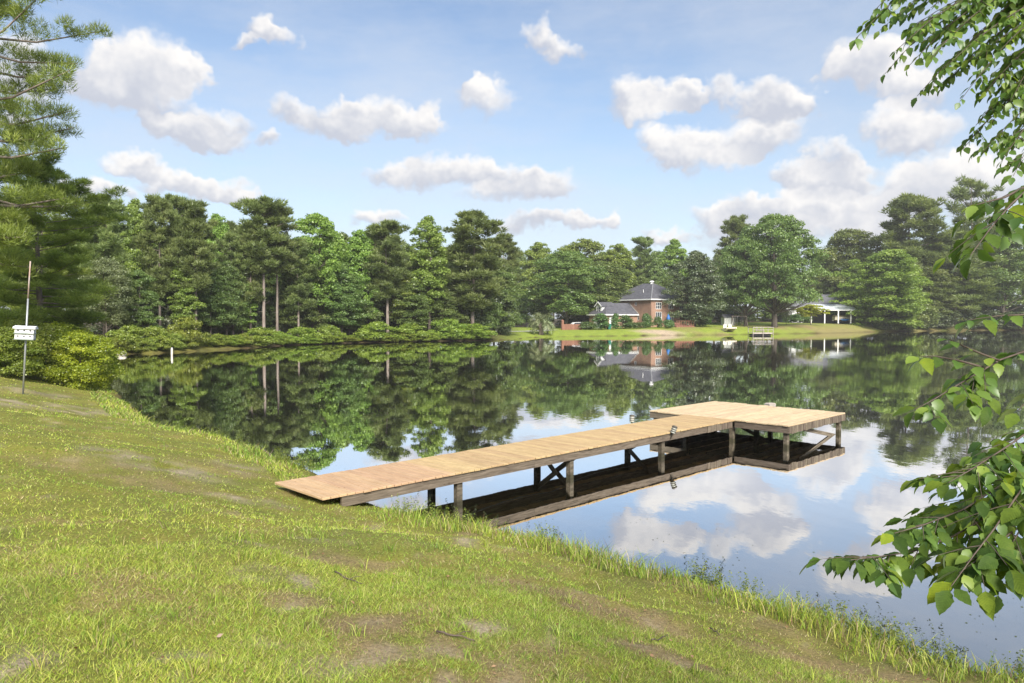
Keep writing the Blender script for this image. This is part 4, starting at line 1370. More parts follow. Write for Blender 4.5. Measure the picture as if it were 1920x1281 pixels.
def trunk_mesh(name, rng, H, r0, top, limbs, lean=0.02, sides=8):
    mb = MB()
    n = 9
    bx, by = rng.normal() * lean, rng.normal() * lean
    pts = [(bx * H * (i / n) ** 2 + 0.12 * math.sin(i * 1.3) * (i / n), by * H * (i / n) ** 2, -0.6 + (top + 0.6) * i / n) for i in range(n + 1)]
    rad = [r0 * (1.25 if i == 0 else 1.0) * (1 - 0.82 * (i / n) ** 1.1) for i in range(n + 1)]
    mb.tube(pts, rad, sides)
    for (a, b, r) in limbs:
        a, b = Vector(a), Vector(b)
        a.x += bx * H * (max(0, a.z) / top) ** 2
        a.y += by * H * (max(0, a.z) / top) ** 2
        mid = a.lerp(b, 0.5) + Vector((0, 0, -0.06 * (b - a).length))
        mb.tube([a, mid, b], [r, r * 0.7, r * 0.25], 5, cap=False)
    return mb.mesh(name, True), bx, by


PROTO = {}


def broadleaf(kind, seed, mat, H=18.0, W=8.0, base=0.25, shape='round', nlobe=90, total=13000, size=0.36, bark=None, r0=0.22, lobe=0.20, flat=0.85, stems=1):
    rng = np.random.RandomState(seed)
    lobes, limbs = [], []
    zb, zt = H * base, H * 0.97
    for i in range(nlobe):
        t = rng.rand() ** 0.85
        if shape == 'round':
            pr = max(0.0, 1 - (2 * t - 0.85) ** 2 / 1.35) ** 0.5
        elif shape == 'cone':
            pr = (1 - t) ** 0.65 * min(1, 0.45 + t * 3)
        elif shape == 'tower':
            pr = (1 - t ** 2.6) ** 0.6 * min(1, 0.6 + t * 1.5)
        else:                                       # spreading
            pr = max(0.0, 1 - (1.9 * t - 0.62) ** 2 / 1.7) ** 0.5
        ph = rng.rand() * 2 * math.pi
        rho = W / 2 * pr * (0.25 + 0.75 * rng.rand() ** 0.5) * (0.82 + 0.3 * math.sin(3 * ph + seed))
        L = W * lobe * (0.55 + 0.7 * rng.rand()) * (0.6 + 0.4 * pr)
        c = (rho * math.cos(ph), rho * math.sin(ph), zb + (zt - zb) * t)
        lobes.append((*c, L))
        if rng.rand() < 0.45:
            limbs.append(((0, 0, max(H * 0.12, c[2] - rho * (0.6 + 0.5 * rng.rand()))), c, r0 * 0.28 * (1.1 - t)))
    V, F, tone = lobe_leaves(rng, lobes, total, size, flat=flat)
    crown = np_mesh(kind + '_crown', V, F, face_attr=tone)
    crown.materials.append(mat)
    tm, _, _ = trunk_mesh(kind + '_trunk', rng, H, r0, H * 0.9, limbs)
    tm.materials.append(bark or M_bark)
    PROTO[kind] = (crown, tm, H, W)


def pine(kind, seed, H=20.0, W=7.0, base=0.45, nbr=46, per=105, size=(0.42, 0.10), clump=0.85, mat=None, r0=0.24, sub=3, low=4, droop=0.1, fine=False):
    rng = np.random.RandomState(seed)
    Pn, Tn, tone, limbs = [], [], [], []
    for i in range(nbr):
        t = (i + rng.rand()) / nbr
        z = H * (base + (0.985 - base) * t)
        pr = (0.70 + 0.42 * t) * (1 - t ** 3.4) ** 0.62 + 0.06
        ph = i * 2.399 + rng.normal() * 0.4
        L = W / 2 * pr * (0.45 + 0.65 * rng.rand())
        rise = L * (0.10 + 0.55 * t + 0.15 * rng.normal()) - droop * L * (1 - t)
        tip = Vector((L * math.cos(ph), L * math.sin(ph), z + rise))
        root = Vector((0, 0, z))
        limbs.append((tuple(root), tuple(tip), r0 * (0.30 - 0.2 * t)))
        for k in range(sub):
            s = 0.42 + 0.58 * (k + 0.6 * rng.rand()) / sub
            c = root.lerp(tip, s)
            side = 0.28 * L * rng.normal() * (1.15 - s)
            c = c + Vector((-math.sin(ph) * side, math.cos(ph) * side, 0.12 * rng.normal()))
            cr = clump * (0.65 + 0.55 * rng.rand()) * (1 - 0.35 * t)
            d = sph(rng, per)
            d[:, 2] = d[:, 2] * 0.8 + 0.12
            rr = cr * (0.35 + 0.65 * rng.rand(per) ** 0.5)
            Pn.append(np.array(c) + d * rr[:, None] * np.array([1, 1, 0.85]))
            Tn.append(d * np.array([1, 1, 0.7]) + np.array([0, 0, 0.55]) + 0.35 * rng.normal(size=(per, 3)))
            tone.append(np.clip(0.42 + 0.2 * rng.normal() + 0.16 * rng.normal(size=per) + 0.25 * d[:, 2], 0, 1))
    for i in range(low):                            # bare dead stubs below the crown
        ph = rng.rand() * 6.28
        z = H * (0.2 + (base - 0.2) * rng.rand())
        L = 0.4 + 1.6 * rng.rand()
        limbs.append(((0, 0, z), (L * math.cos(ph), L * math.sin(ph), z + 0.3 * L * rng.normal()), r0 * 0.12))
    P, Tt, tone = np.concatenate(Pn), np.concatenate(Tn), np.concatenate(tone)
    n = len(P)
    if fine:
        V, F = needles(rng, P, Tt, size[0] * (0.7 + 0.6 * rng.rand(n)), size[1] * np.ones(n))
    else:
        V, F = needles(rng, P, Tt, size[0] * (0.6 + 0.8 * rng.rand(n)), size[1] * (0.7 + 0.6 * rng.rand(n)))
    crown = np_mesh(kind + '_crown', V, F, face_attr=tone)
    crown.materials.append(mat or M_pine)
    tm, _, _ = trunk_mesh(kind + '_trunk', rng, H, r0, H * 0.97, limbs, 0.012, 9)
    tm.materials.append(M_bark_pine)
    PROTO[kind] = (crown, tm, H, W)


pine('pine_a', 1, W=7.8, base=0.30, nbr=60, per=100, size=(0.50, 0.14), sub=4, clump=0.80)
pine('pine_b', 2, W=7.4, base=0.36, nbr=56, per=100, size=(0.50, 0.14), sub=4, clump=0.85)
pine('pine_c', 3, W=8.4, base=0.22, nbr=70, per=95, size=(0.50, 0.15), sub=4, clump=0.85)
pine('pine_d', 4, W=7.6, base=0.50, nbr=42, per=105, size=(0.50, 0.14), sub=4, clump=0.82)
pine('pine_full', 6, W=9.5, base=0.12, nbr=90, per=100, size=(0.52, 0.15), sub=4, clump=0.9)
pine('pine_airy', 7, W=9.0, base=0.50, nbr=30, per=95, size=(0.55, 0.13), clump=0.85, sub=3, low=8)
broadleaf('poplar_a', 11, M_poplar, W=7.6, base=0.20, shape='tower', nlobe=192, total=29000, size=0.275, lobe=0.131)
broadleaf('poplar_b', 12, M_poplar, W=8.6, base=0.24, shape='round', nlobe=192, total=29000, size=0.289, lobe=0.127)
broadleaf('poplar_c', 13, M_poplar, W=6.4, base=0.2, shape='tower', nlobe=160, total=25375, size=0.261, lobe=0.148)
broadleaf('oak_a', 21, M_oak, W=10.0, base=0.18, shape='round', nlobe=192, total=30812, size=0.289, lobe=0.127)
broadleaf('oak_b', 22, M_oak, W=8.6, base=0.15, shape='tower', nlobe=192, total=29000, size=0.275, lobe=0.135)
broadleaf('oak_c', 23, M_oak, W=9.0, base=0.10, shape='spread', nlobe=192, total=29000, size=0.275, lobe=0.131)
broadleaf('big_oak', 24, M_oak, W=15.0, base=0.22, shape='spread', nlobe=304, total=47125, size=0.302, lobe=0.086, r0=0.42, flat=0.85)
broadleaf('magnolia', 25, M_dark, W=11.0, base=0.03, shape='tower', nlobe=240, total=36250, size=0.289, lobe=0.115)
broadleaf('understory', 26, M_oak, H=7.0, W=5.0, base=0.06, shape='round', nlobe=96, total=8125, size=0.264, r0=0.09, lobe=0.156)
broadleaf('understory_dark', 27, M_dark, H=7.0, W=5.4, base=0.02, shape='round', nlobe=96, total=8125, size=0.282, r0=0.09, lobe=0.164)  # dark leaf colour deepens the shade at the foot of the woods
broadleaf('willow_oak', 28, M_poplar, W=12.0, base=0.04, shape='spread', nlobe=272, total=39875, size=0.289, lobe=0.094, r0=0.3, flat=0.85)
broadleaf('pale_tree', 29, M_pale, H=9.0, W=5.6, base=0.22, shape='round', nlobe=128, total=19937, size=0.137, r0=0.08, lobe=0.139)
broadleaf('lime_tree', 30, M_lime, H=4.4, W=4.6, base=0.42, shape='spread', nlobe=44, total=4200, size=0.24, r0=0.07, lobe=0.13, flat=0.5)
for s in range(3):
    broadleaf('shore_bush_%d' % s, 40 + s, M_shrub, H=2.8, W=4.0, base=0.02, shape='round', nlobe=73, total=8125, size=0.150, r0=0.05, lobe=0.139)
broadleaf('round_bush', 44, M_oak, H=6.5, W=11.0, base=0.0, shape='round', nlobe=192, total=27187, size=0.275, r0=0.14, lobe=0.098)
for s in range(3):
    broadleaf('near_shrub_%d' % s, 50 + s, M_shrub_y if s != 1 else M_shrub, H=3.4, W=4.2, base=0.0, shape='round', nlobe=95, total=22000, size=0.095, r0=0.04, lobe=0.125)
broadleaf('clipped_round', 60, M_hedge, H=1.9, W=2.2, base=0.10, shape='round', nlobe=44, total=3600, size=0.15, r0=0.05, lobe=0.24, flat=0.9)
broadleaf('clipped_oval', 61, M_hedge, H=3.0, W=1.9, base=0.04, shape='tower', nlobe=60, total=4200, size=0.15, r0=0.05, lobe=0.25, flat=1.0)
pine('near_pine', 71, H=19.0, W=11.5, base=0.22, nbr=118, per=135, size=(0.21, 0.022), clump=0.36, sub=16, low=8, r0=0.26, mat=M_pine_near, fine=True, droop=0.22)
pine('near_pine_b', 72, H=13.0, W=8.5, base=0.14, nbr=66, per=150, size=(0.24, 0.03), clump=0.44, sub=13, low=3, r0=0.18, mat=M_pine_near, fine=True, droop=0.18)

NAMES = {'pine': 'pine_tree', 'poplar': 'poplar_tree', 'oak': 'oak_tree', 'big_oak': 'oak_tree', 'magnolia': 'magnolia_tree', 'understory': 'young_tree', 'willow_oak': 'leafy_tree',
         'pale_tree': 'leafy_tree', 'lime_tree': 'young_tree', 'shore_bush': 'shore_bush', 'round_bush': 'round_bush', 'near_shrub': 'shrub', 'clipped': 'clipped_shrub', 'near_pine': 'pine_tree'}
trng = random.Random(9)


def plant(kind, x, y, H, W, label, group=None, z=None, cat=None, rot=None):
    crown, tm, h0, w0 = PROTO[kind]
    key = max((k for k in NAMES if kind.startswith(k)), key=len)
    nm = NAMES[key]
    cat = cat or ('shrub' if ('bush' in nm or 'shrub' in nm) else 'tree')
    z0 = gz(x, y) if z is None else z
    t = thing(nm, label, cat, (x, y, z0 - 0.05), trng.uniform(0, 6.28) if rot is None else rot, group, (W / w0, W / w0, H / h0))
    obj('trunk' if cat == 'tree' else 'stems', tm, None, t)
    obj('crown' if cat == 'tree' else 'foliage', crown, None, t)
    return t


def plant_px(kind, px, ytop, D, wpx, label, group=None, back=0.0):
    x = (px - 960.0) / FPX * D
    while back and float(sdist(np.array([x]), np.array([D]))[0]) < back and D < 240:   # keep trees off the water
        D += 0.5
        x = (px - 960.0) / FPX * D
    z = gz(x, D)
    ztop = CAMZ + (HZ - ytop) / FPX * D
    return plant(kind, x, D, ztop - z, wpx / FPX * D, label, group)


FRONT = [  # kind, px, top, distance, width in px, label
 ('pine_c', 196, 372, 74, 110, 'dark full pine rising just behind the pale leafy tree on the left shore'),
 ('pale_tree', 200, 480, 62, 104, 'pale green leafy tree leaning over the shore bushes by the white float'),
 ('poplar_c', 258, 372, 88, 76, 'slim light green tree between two pines on the left shore'),
 ('pine_a', 300, 376, 80, 86, 'tall pine with pale straight trunk behind the white marker post'),
 ('pine_d', 327, 374, 84, 76, 'high-crowned pine with bare grey trunk next to the pale-trunked pine'),
 ('pine_b', 368, 384, 81, 88, 'pine with layered side boughs beside the high-crowned pine'),
 ('poplar_a', 408, 398, 97, 80, 'light green tree showing between the layered pine and the twin pines'),
 ('pine_c', 437, 440, 90, 70, 'shorter dark pine left of the twin-trunk pines'),
 ('pine_d', 495, 378, 87, 112, 'tall twin pine, the larger of the two joined crowns with bare grey trunks'),
 ('pine_d', 520, 392, 88, 90, 'tall twin pine, the smaller of the two joined crowns with bare grey trunks'),
 ('pine_b', 470, 430, 92, 70, 'thin-trunked pine directly behind the twin pines'),
 ('pine_a', 560, 452, 90, 74, 'short pine with flat low boughs right of the twin pines'),
 ('poplar_b', 598, 398, 102, 112, 'broad bright green poplar with domed top right of the twin pines'),
 ('poplar_a', 676, 428, 108, 80, 'bright green poplar between the broad poplar and a rounded pine'),
 ('pine_b', 727, 420, 98, 98, 'rounded pine with dark crown and bare trunk above shore bushes'),
 ('oak_b', 640, 490, 100, 100, 'mid green leafy tree low in front of the bright poplars'),
 ('oak_b', 775, 520, 104, 90, 'mid green leafy tree low beside the rounded pine'),
 ('poplar_c', 805, 404, 106, 92, 'upright pale green tree left of the big broad pine'),
 ('pine_c', 886, 402, 109, 138, 'big broad dark pine at the point of the wooded shore'),
 ('oak_c', 940, 500, 118, 84, 'leafy tree trailing low at the lawn edge of the wooded point'),
 ('oak_c', 830, 540, 108, 80, 'low leafy tree below the upright pale green tree'),
 ('oak_a', 1062, 470, 164, 150, 'large spreading oak with tall trunk behind the low red-brown fence'),
 ('oak_a', 1128, 490, 172, 120, 'spreading oak close behind the garage wing of the brick house'),
 ('poplar_a', 1010, 452, 196, 84, 'light green poplar tall behind the palm'),
 ('poplar_b', 1090, 447, 204, 110, 'light green poplar behind the spreading oak'),
 ('poplar_a', 1160, 455, 202, 86, 'light green poplar behind the peak of the brick house'),
 ('pine_d', 1205, 449, 214, 62, 'thin dark pine rising behind the roof vent of the brick house'),
 ('poplar_c', 1262, 448, 210, 76, 'light green poplar between the brick house and the dark magnolia'),
 ('magnolia', 1303, 470, 160, 112, 'large dark glossy magnolia beside the brick house'),
 ('pine_a', 1378, 411, 202, 80, 'dark pine top showing between the magnolia and the big oak'),
 ('big_oak', 1398, 448, 166, 118, 'left hand spreading oak over the swing set'),
 ('big_oak', 1452, 404, 166, 188, 'tallest spreading oak shading the small jetty'),
 ('oak_a', 1590, 430, 226, 130, 'broad mid green tree behind the low white house'),
 ('willow_oak', 1660, 468, 184, 178, 'bright green spreading tree in front of the white porch'),
 ('pine_full', 1702, 375, 212, 150, 'tall broad pine behind the bright green spreading tree'),
 ('pine_airy', 1818, 346, 214, 124, 'tallest open-crowned pine on the right with sparse limbs'),
 ('pine_full', 1790, 440, 182, 150, 'dense dark pine filling the shore below the open-crowned pine'),
 ('oak_a', 1880, 420, 186, 150, 'dense leafy tree at the water right of the open-crowned pine'),
 ('oak_c', 1740, 500, 184, 110, 'leafy tree at the water behind the big round bush'),
]
for f in FRONT:
    plant_px(*f, back=1.5 if f[0] == 'willow_oak' else 4.0)
plant_px('round_bush', 1682, 556, 184, 118, 'big round bush overhanging the water right of the lawn', back=0.8)
plant_px('lime_tree', 1520, 571, 176, 64, 'small yellow-green tree with forked stem on the lawn below the porch')
plant_px('pale_tree', 1474, 556, 172, 30, 'slender young tree with bare lower trunk right of the jetty')

lr = random.Random(31)
for i, px_ in enumerate((222, 262, 345, 395, 425, 455, 545, 585, 612, 655, 690, 755, 790, 862, 915)):
    Dn = float(np.interp(px_, [205, 330, 480, 660, 910, 950], [72, 78, 92, 106, 116, 122]))
    plant_px(('oak_b', 'oak_c', 'poplar_c')[i % 3], px_, lr.uniform(478, 545), Dn, lr.uniform(58, 86), 'lower leafy tree filling the gap between the pines of the left shore', 'lower trees between the shore pines', back=6.0)

# further rows, told apart only by where they stand
def fill(n, px0, px1, D0, D1, yt0, yt1, kinds, seed):
    r = random.Random(seed)
    for i in range(n):
        px_ = px0 + (px1 - px0) * (i + r.uniform(0.1, 0.9)) / n
        s = (px_ - px0) / (px1 - px0)
        D = D0[0] + (D1[0] - D0[0]) * s + r.uniform(0, D0[1])
        yt = yt0 + (yt1 - yt0) * s + r.uniform(-18, 22)
        kind, lab, grp = r.choice(kinds)
        w = r.uniform(70, 104) * (100.0 / D) ** 0.5
        plant_px(kind, px_, yt, D, w, lab, grp)


KL = [('pine_a', 'dark pine standing among the trees deep in the left wood', 'pines deep in the left wood'),
      ('pine_c', 'dark pine standing among the trees deep in the left wood', 'pines deep in the left wood'),
      ('oak_b', 'leafy green tree standing deep in the left wood', 'leafy trees deep in the left wood'),
      ('oak_a', 'leafy green tree standing deep in the left wood', 'leafy trees deep in the left wood')]
KR = [('oak_a', 'leafy green tree in the wood behind the houses', 'leafy trees behind the houses'),
      ('oak_b', 'leafy green tree in the wood behind the houses', 'leafy trees behind the houses'),
      ('pine_a', 'dark pine in the wood behind the houses', 'pines behind the houses')]
fill(22, 130, 960, (92, 10), (122, 10), 424, 462, KL, 1)
fill(18, 150, 960, (106, 14), (136, 14), 410, 455, KL, 2)
fill(15, 955, 1500, (186, 12), (206, 12), 505, 490, KR, 3)
fill(13, 960, 1500, (216, 14), (226, 14), 470, 470, KR, 4)
fill(12, 1480, 1990, (216, 8), (226, 10), 505, 440, KR, 5)
fill(11, 1500, 2000, (236, 14), (240, 14), 470, 415, KR, 6)
fill(8, -110, 190, (62, 10), (86, 10), 430, 430, KL, 7)
ur = random.Random(21)
for i in range(34):
    px_ = 205 + 740 * (i + ur.random()) / 34
    D = np.interp(px_, [205, 330, 480, 660, 910, 950], [72, 76, 92, 108, 117, 124]) + ur.uniform(1.5, 9)
    k = ur.choice(('understory', 'understory_dark', 'understory_dark'))
    plant_px(k, px_, HZ - ur.uniform(10, 70), D, ur.uniform(50, 80), 'dark young tree in the shade under the left wood', 'young trees under the left wood')
for i in range(34):
    px_ = 950 + 1000 * (i + ur.random()) / 34
    D = (np.interp(px_, [950, 1300, 1500, 1650, 1750, 1950], [168, 178, 206, 212, 216, 222]) + ur.uniform(0, 6))
    plant_px(ur.choice(('understory', 'understory_dark')), px_, HZ - ur.uniform(14, 60), D, ur.uniform(40, 60), 'dark young tree in the shade behind the far lawn', 'young trees behind the far lawn')
for i in range(5):
    px_ = 1725 + 45 * i + ur.uniform(-8, 8)
    plant_px('understory_dark', px_, HZ - ur.uniform(10, 30), 194 + 3 * i, ur.uniform(50, 70), 'dark bushy young tree overhanging the right shore', 'young trees on the right shore', back=1.0)

# bushes on the left shore
BUSH = [(238, 60, 612), (288, 58, 614), (350, 62, 594), (400, 46, 634), (432, 46, 632), (484, 58, 614), (522, 44, 622), (566, 60, 614), (620, 46, 610),
        (664, 34, 628), (708, 74, 605), (770, 54, 606), (802, 32, 626), (842, 56, 598), (888, 66, 607)]
for i, (px_, w_, yt) in enumerate(BUSH):
    D = float(np.interp(px_, [215, 322, 400, 468, 546, 662, 780, 910], [68, 72.5, 79.5, 84, 93, 102.5, 107.5, 113]))
    x_ = (px_ - 960) / FPX * D
    plant_px('shore_bush_%d' % (i % 3), px_, yt, D, w_ * 1.25, 'rounded yellow-green bush at the water edge below the left wood', 'bushes along the left shore')
for i in range(26):
    px_ = 212 + 700 * (i + ur.random() * 0.8) / 26
    D = float(np.interp(px_, [215, 322, 400, 468, 546, 662, 780, 910], [67.5, 72, 79, 83.5, 92, 101.5, 106.5, 112]))
    plant_px('shore_bush_%d' % (i % 3), px_, HZ + ur.uniform(28, 38) - (px_ - 212) / 700 * 6, D, ur.uniform(38, 56), 'low leafy bush trailing into the water below the left wood', 'low bushes along the left shore')

# shrubs by the bird house
for (k, px_, yt, D, w_, lab) in (
        (0, 150, 622, 30.5, 150, 'yellow-green shrub leaning over the water beside the bird house'),
        (2, 105, 606, 34.0, 150, 'yellow-green shrub directly behind the bird house pole'),
        (1, 48, 602, 30.5, 170, 'fresh green shrub behind and left of the bird house'),
        (1, -5, 612, 28.0, 150, 'fresh green shrub on the bank left of the bird house'),
        (0, 185, 634, 33.0, 84, 'small yellow-green shrub with trailing tips at the water edge'),
        (1, 120, 592, 42.0, 120, 'green shrub rising behind the yellow-green shrubs'),
        (1, 5, 586, 44.0, 140, 'tall green shrub in the shade of the near pines')):
    plant_px('near_shrub_%d' % k, px_, yt, D, w_, lab)

# the two near pines on the left
plant('near_pine', -19.5, 26.0, 20.0, 9.8, 'large near pine whose long boughs reach in above the bird house', z=1.3, rot=0.4)
plant('near_pine_b', -22.4, 35.0, 9.2, 8.2, 'bushy bright pine standing behind the bird house', z=1.3, rot=2.0)
plant('near_pine_b', -30.0, 47.0, 9.6, 7.6, 'bushy pine farther along the bank behind the bright shrubs', z=1.3, rot=4.4)

# clipped shrubs round the brick house
for (kind, px_, yt, D, w_, lab) in (
        ('clipped_round', 1100, 604, 151.5, 24, 'low rounded shrub at the right end of the red-brown fence'),
        ('clipped_oval', 1127, 588, 152, 26, 'large rounded shrub at the garage corner'),
        ('clipped_oval', 1154, 588, 153, 15, 'tall narrow clipped shrub right of the green bin'),
        ('clipped_oval', 1173, 591, 154, 24, 'broad dark shrub in front of the garage window'),
        ('clipped_round', 1194, 605, 154, 20, 'low clipped shrub between the broad and the oval shrub'),
        ('clipped_oval', 1212, 588, 155, 17, 'egg-shaped clipped shrub against the brick wall'),
        ('clipped_round', 1233, 595, 154.5, 14, 'dark round shrub below the tall brick house window'),
        ('clipped_round', 1253, 600, 153, 14, 'dark round shrub below the blue umbrella'),
        ('clipped_round', 1318, 592, 163, 22, 'dark round shrub in the shade of the magnolia'),
        ('clipped_round', 1500, 588, 191, 26, 'dark bush at the end of the white house porch'),
        ('clipped_round', 1484, 592, 193, 20, 'low bush below the white house windows')):
    plant_px(kind, px_, yt, D, w_ * 1.3, lab)

# pindo palm on the lawn
pp = T(1015, 134)
pm = thing('palm_tree', 'grey-green palm with arching fronds and shaggy trunk on the far lawn', 'tree', (pp.x, pp.y, pp.z - 0.05))
rngp = np.random.RandomState(4)
lathe([(0.5, -0.3), (0.44, 0.2), (0.42, 0.9), (0.6, 1.4), (0.78, 1.9), (0.5, 2.2), (0.1, 2.35)], 14).build('trunk', M_bark_pine, pm, True)
for i in range(52):
    ph = i * 2.399 + 0.25 * rngp.normal()
    elv = R(84 - 92 * (i / 51.0) ** 0.9 + 7 * rngp.normal())
    L = 2.9 + 0.6 * rngp.rand()
    P_, pts = Vector((0, 0, 2.1)), []
    a = elv
    for k in range(9):
        pts.append(P_.copy())
        P_ = P_ + Vector((math.cos(ph) * math.cos(a), math.sin(ph) * math.cos(a), math.sin(a))) * (L / 8)
        a -= R(12 + 4 * rngp.rand())
    V, F, tn = [], [], []
    side = Vector((-math.sin(ph), math.cos(ph), 0))
    for k in range(1, 9):
        for sub in (0, 0.25, 0.5, 0.75):
            c = pts[k - 1].lerp(pts[k], sub)
            d = (pts[k] - pts[k - 1]).normalized()
            ll = 0.85 * math.sin(math.pi * min(0.97, (k + sub) / 9.5)) + 0.1
            for sg in (-1, 1):
                tip = c + (side * sg * (0.55 + 0.3 * rngp.rand()) + d * 0.75 + Vector((0, 0, 0.35 * rngp.normal()))).normalized() * ll * (0.8 + 0.4 * rngp.rand())
                b0 = len(V)
                V += [tuple(c - d * 0.045), tuple(c + d * 0.045), tuple(tip)]
                F.append((b0, b0 + 1, b0 + 2))
                tn.append(rngp.rand())
    fr_ = np_mesh('frond', np.array(V), np.array(F), face_attr=np.array(tn))
    fr_.materials.append(M_palm)
    obj('frond', fr_, None, pm)

# ------------------------------------------------------------------ grass, weeds and litter on the near bank
def mat_grass(name, trans=0.35):
    m, nt, o = new_mat(name)
    at = nd(nt, 'ShaderNodeAttribute', attribute_name='albedo')
    df = nd(nt, 'ShaderNodeBsdfDiffuse', {'Color': at.outputs['Color']})
    tr = nd(nt, 'ShaderNodeBsdfTranslucent', {'Color': at.outputs['Color']})
    mx = nd(nt, 'ShaderNodeMixShader', {0: trans, 1: df.outputs[0], 2: tr.outputs[0]})
    gl = nd(nt, 'ShaderNodeBsdfGlossy', {'Color': (1, 1, 1, 1), 'Roughness': 0.45})
    m2 = nd(nt, 'ShaderNodeMixShader', {0: 0.012, 1: mx.outputs[0], 2: gl.outputs[0]})
    nt.links.new(m2.outputs[0], o.inputs[0])
    return m


M_grass = mat_grass('grass_blades')
GREENS = np.array([(0.185, 0.29, 0.036), (0.25, 0.345, 0.046), (0.325, 0.39, 0.06), (0.385, 0.43, 0.11), (0.13, 0.21, 0.032)])
STRAW = np.array([(0.34, 0.27, 0.13), (0.28, 0.21, 0.10), (0.40, 0.34, 0.19), (0.20, 0.13, 0.07)])


def blades(name, X, Y, H, Wd, dead, rng, label, lean=0.55, bright=None, simple=False):
    """one curved two-piece blade per point; dead = chance of straw colour"""
    n = len(X)
    Z = hgt(X, Y) - 0.008
    a = rng.rand(n) * 2 * np.pi
    b = rng.rand(n) * 2 * np.pi
    ln = lean * (0.25 + 0.9 * rng.rand(n)) * H
    dx, dy = np.cos(a), np.sin(a)
    sx, sy = np.cos(b) * Wd / 2, np.sin(b) * Wd / 2
    P = np.stack([X, Y, Z], 1)
    S = np.stack([sx, sy, 0 * sx], 1)
    mid = P + np.stack([dx * ln * 0.3, dy * ln * 0.3, H * 0.6], 1)
    tip = P + np.stack([dx * ln, dy * ln, H * (0.85 + 0.2 * rng.rand(n))], 1)
    if simple:                                # short mown blades: one tapering face each
        V = np.stack([P - S * 1.15, P + S * 1.15, tip], 1).reshape(-1, 3)
        me = np_mesh(name, V, [np.arange(3 * n).reshape(n, 3)])
    else:
        V = np.stack([P - S, P + S, mid + S * 0.8, mid - S * 0.8, tip], 1).reshape(-1, 3)
        i = np.arange(n) * 5
        Q = np.stack([i, i + 1, i + 2, i + 3], 1)
        Tt = np.stack([i + 3, i + 2, i + 4], 1)
        me = np_mesh(name, V, [Q, Tt])
    g = GREENS[rng.randint(0, len(GREENS), n)]
    s = STRAW[rng.randint(0, len(STRAW), n)]
    isd = (rng.rand(n) < dead)[:, None]
    C = np.where(isd, s, g) * (0.75 + 0.5 * rng.rand(n))[:, None]
    big = fbm(X * 0.55 + 9, Y * 0.55 + 2, 3)[:, None]
    C = C * (0.72 + 0.56 * big) * np.where(isd, 1, np.concatenate([0.85 + 0.35 * big, 1 + 0 * big, 1 + 0 * big], 1))
    if bright is not None:
        C = C * bright
    vert_color(me, 'albedo', np.repeat(C, 3 if simple else 5, axis=0))
    me.materials.append(M_grass)
    o = obj(name, me)
    tag(o, label, 'grass', kind='stuff')
    return o


grng = np.random.RandomState(77)


def scatter(n, r0, r1, power, half=0.80):
    """points on the bank, thinner with distance"""
    u = grng.rand(n)
    r = np.exp(np.log(r0) + (np.log(r1) - np.log(r0)) * u) if power == 0 else (r0 ** power + (r1 ** power - r0 ** power) * u) ** (1 / power)
    th = (grng.rand(n) * 2 - 1) * half
    x, y = np.sin(th) * r, np.cos(th) * r
    s, q, d, n1, n2 = lawn_masks(x, y)
    keep = (d > 0.12) & (grng.rand(n) > s * 0.93) & (grng.rand(n) > q * 0.62) & (grng.rand(n) < 0.35 + 1.6 * (n2 - 0.15))
    return x[keep], y[keep], r[keep], q[keep], d[keep], n1[keep]


x, y, r, q, d, n1 = scatter(680000, 2.2, 6.5, 1.1)
H = (0.012 + 0.034 * grng.rand(len(x)) ** 2.0) * (0.6 + 0.8 * n1) * (1 - 0.4 * q)
blades('lawn_grass', x, y, H, 0.003 + 0.0022 * grng.rand(len(x)), 0.12 + 0.7 * q, grng, 'short patchy lawn grass of the near bank', lean=1.5, bright=1.2, simple=True)
x, y, r, q, d, n1 = scatter(330000, 6.2, 42.0, 0)
H = (0.014 + 0.026 * grng.rand(len(x)) ** 1.8) * (0.6 + 0.8 * n1) * (1 - 0.4 * q)
blades('bank_grass', x, y, H, 0.0011 * r, 0.10 + 0.75 * q, grng, 'lawn grass along the bank towards the bird house', lean=1.5, bright=1.22, simple=True)

# dead straw lying flat on the bare and worn spots
u = grng.rand(260000)
r_ = 2.3 * (15.0 / 2.3) ** u
th_ = (grng.rand(len(u)) * 2 - 1) * 0.8
x, y = np.sin(th_) * r_, np.cos(th_) * r_
s_, q_, d_, n1_, n2_ = lawn_masks(x, y)
k = (d_ > 0.2) & (grng.rand(len(x)) < 0.10 + 0.75 * np.maximum(0.8 * s_, q_))
x, y, r_ = x[k], y[k], r_[k]
blades('dead_straw', x, y, 0.006 + 0.012 * grng.rand(len(x)), np.maximum(0.0028, 0.0009 * r_), np.full(len(x), 0.93), grng, 'dead straw lying flat over worn soil on the near bank', lean=4.0, simple=True)

# long seeding grass tufts standing out of the lawn
n = 420
x, y, r, q, d, n1 = scatter(n, 2.4, 9.0, 1.2)
cx, cy = np.repeat(x, 14), np.repeat(y, 14)
cx = cx + grng.normal(size=len(cx)) * 0.018
cy = cy + grng.normal(size=len(cy)) * 0.018
blades('grass_tufts', cx, cy, 0.05 + 0.09 * grng.rand(len(cx)), 0.004 + 0.002 * grng.rand(len(cx)), np.full(len(cx), 0.12), grng, 'longer grass tufts standing out of the near lawn', lean=0.9, bright=1.1)

# shoreline: walk along the near waterline
SH = [p for p in LAKE if (-26 < p[0] < 12 and 1 < p[1] < 46)]
SHN = []
for k in range(len(LAKE)):
    p, q_ = LAKE[k], LAKE[(k + 1) % len(LAKE)]
    if -20 < p[0] < 9.6 and 2 < p[1] < 37:
        SHN.append((p, q_))


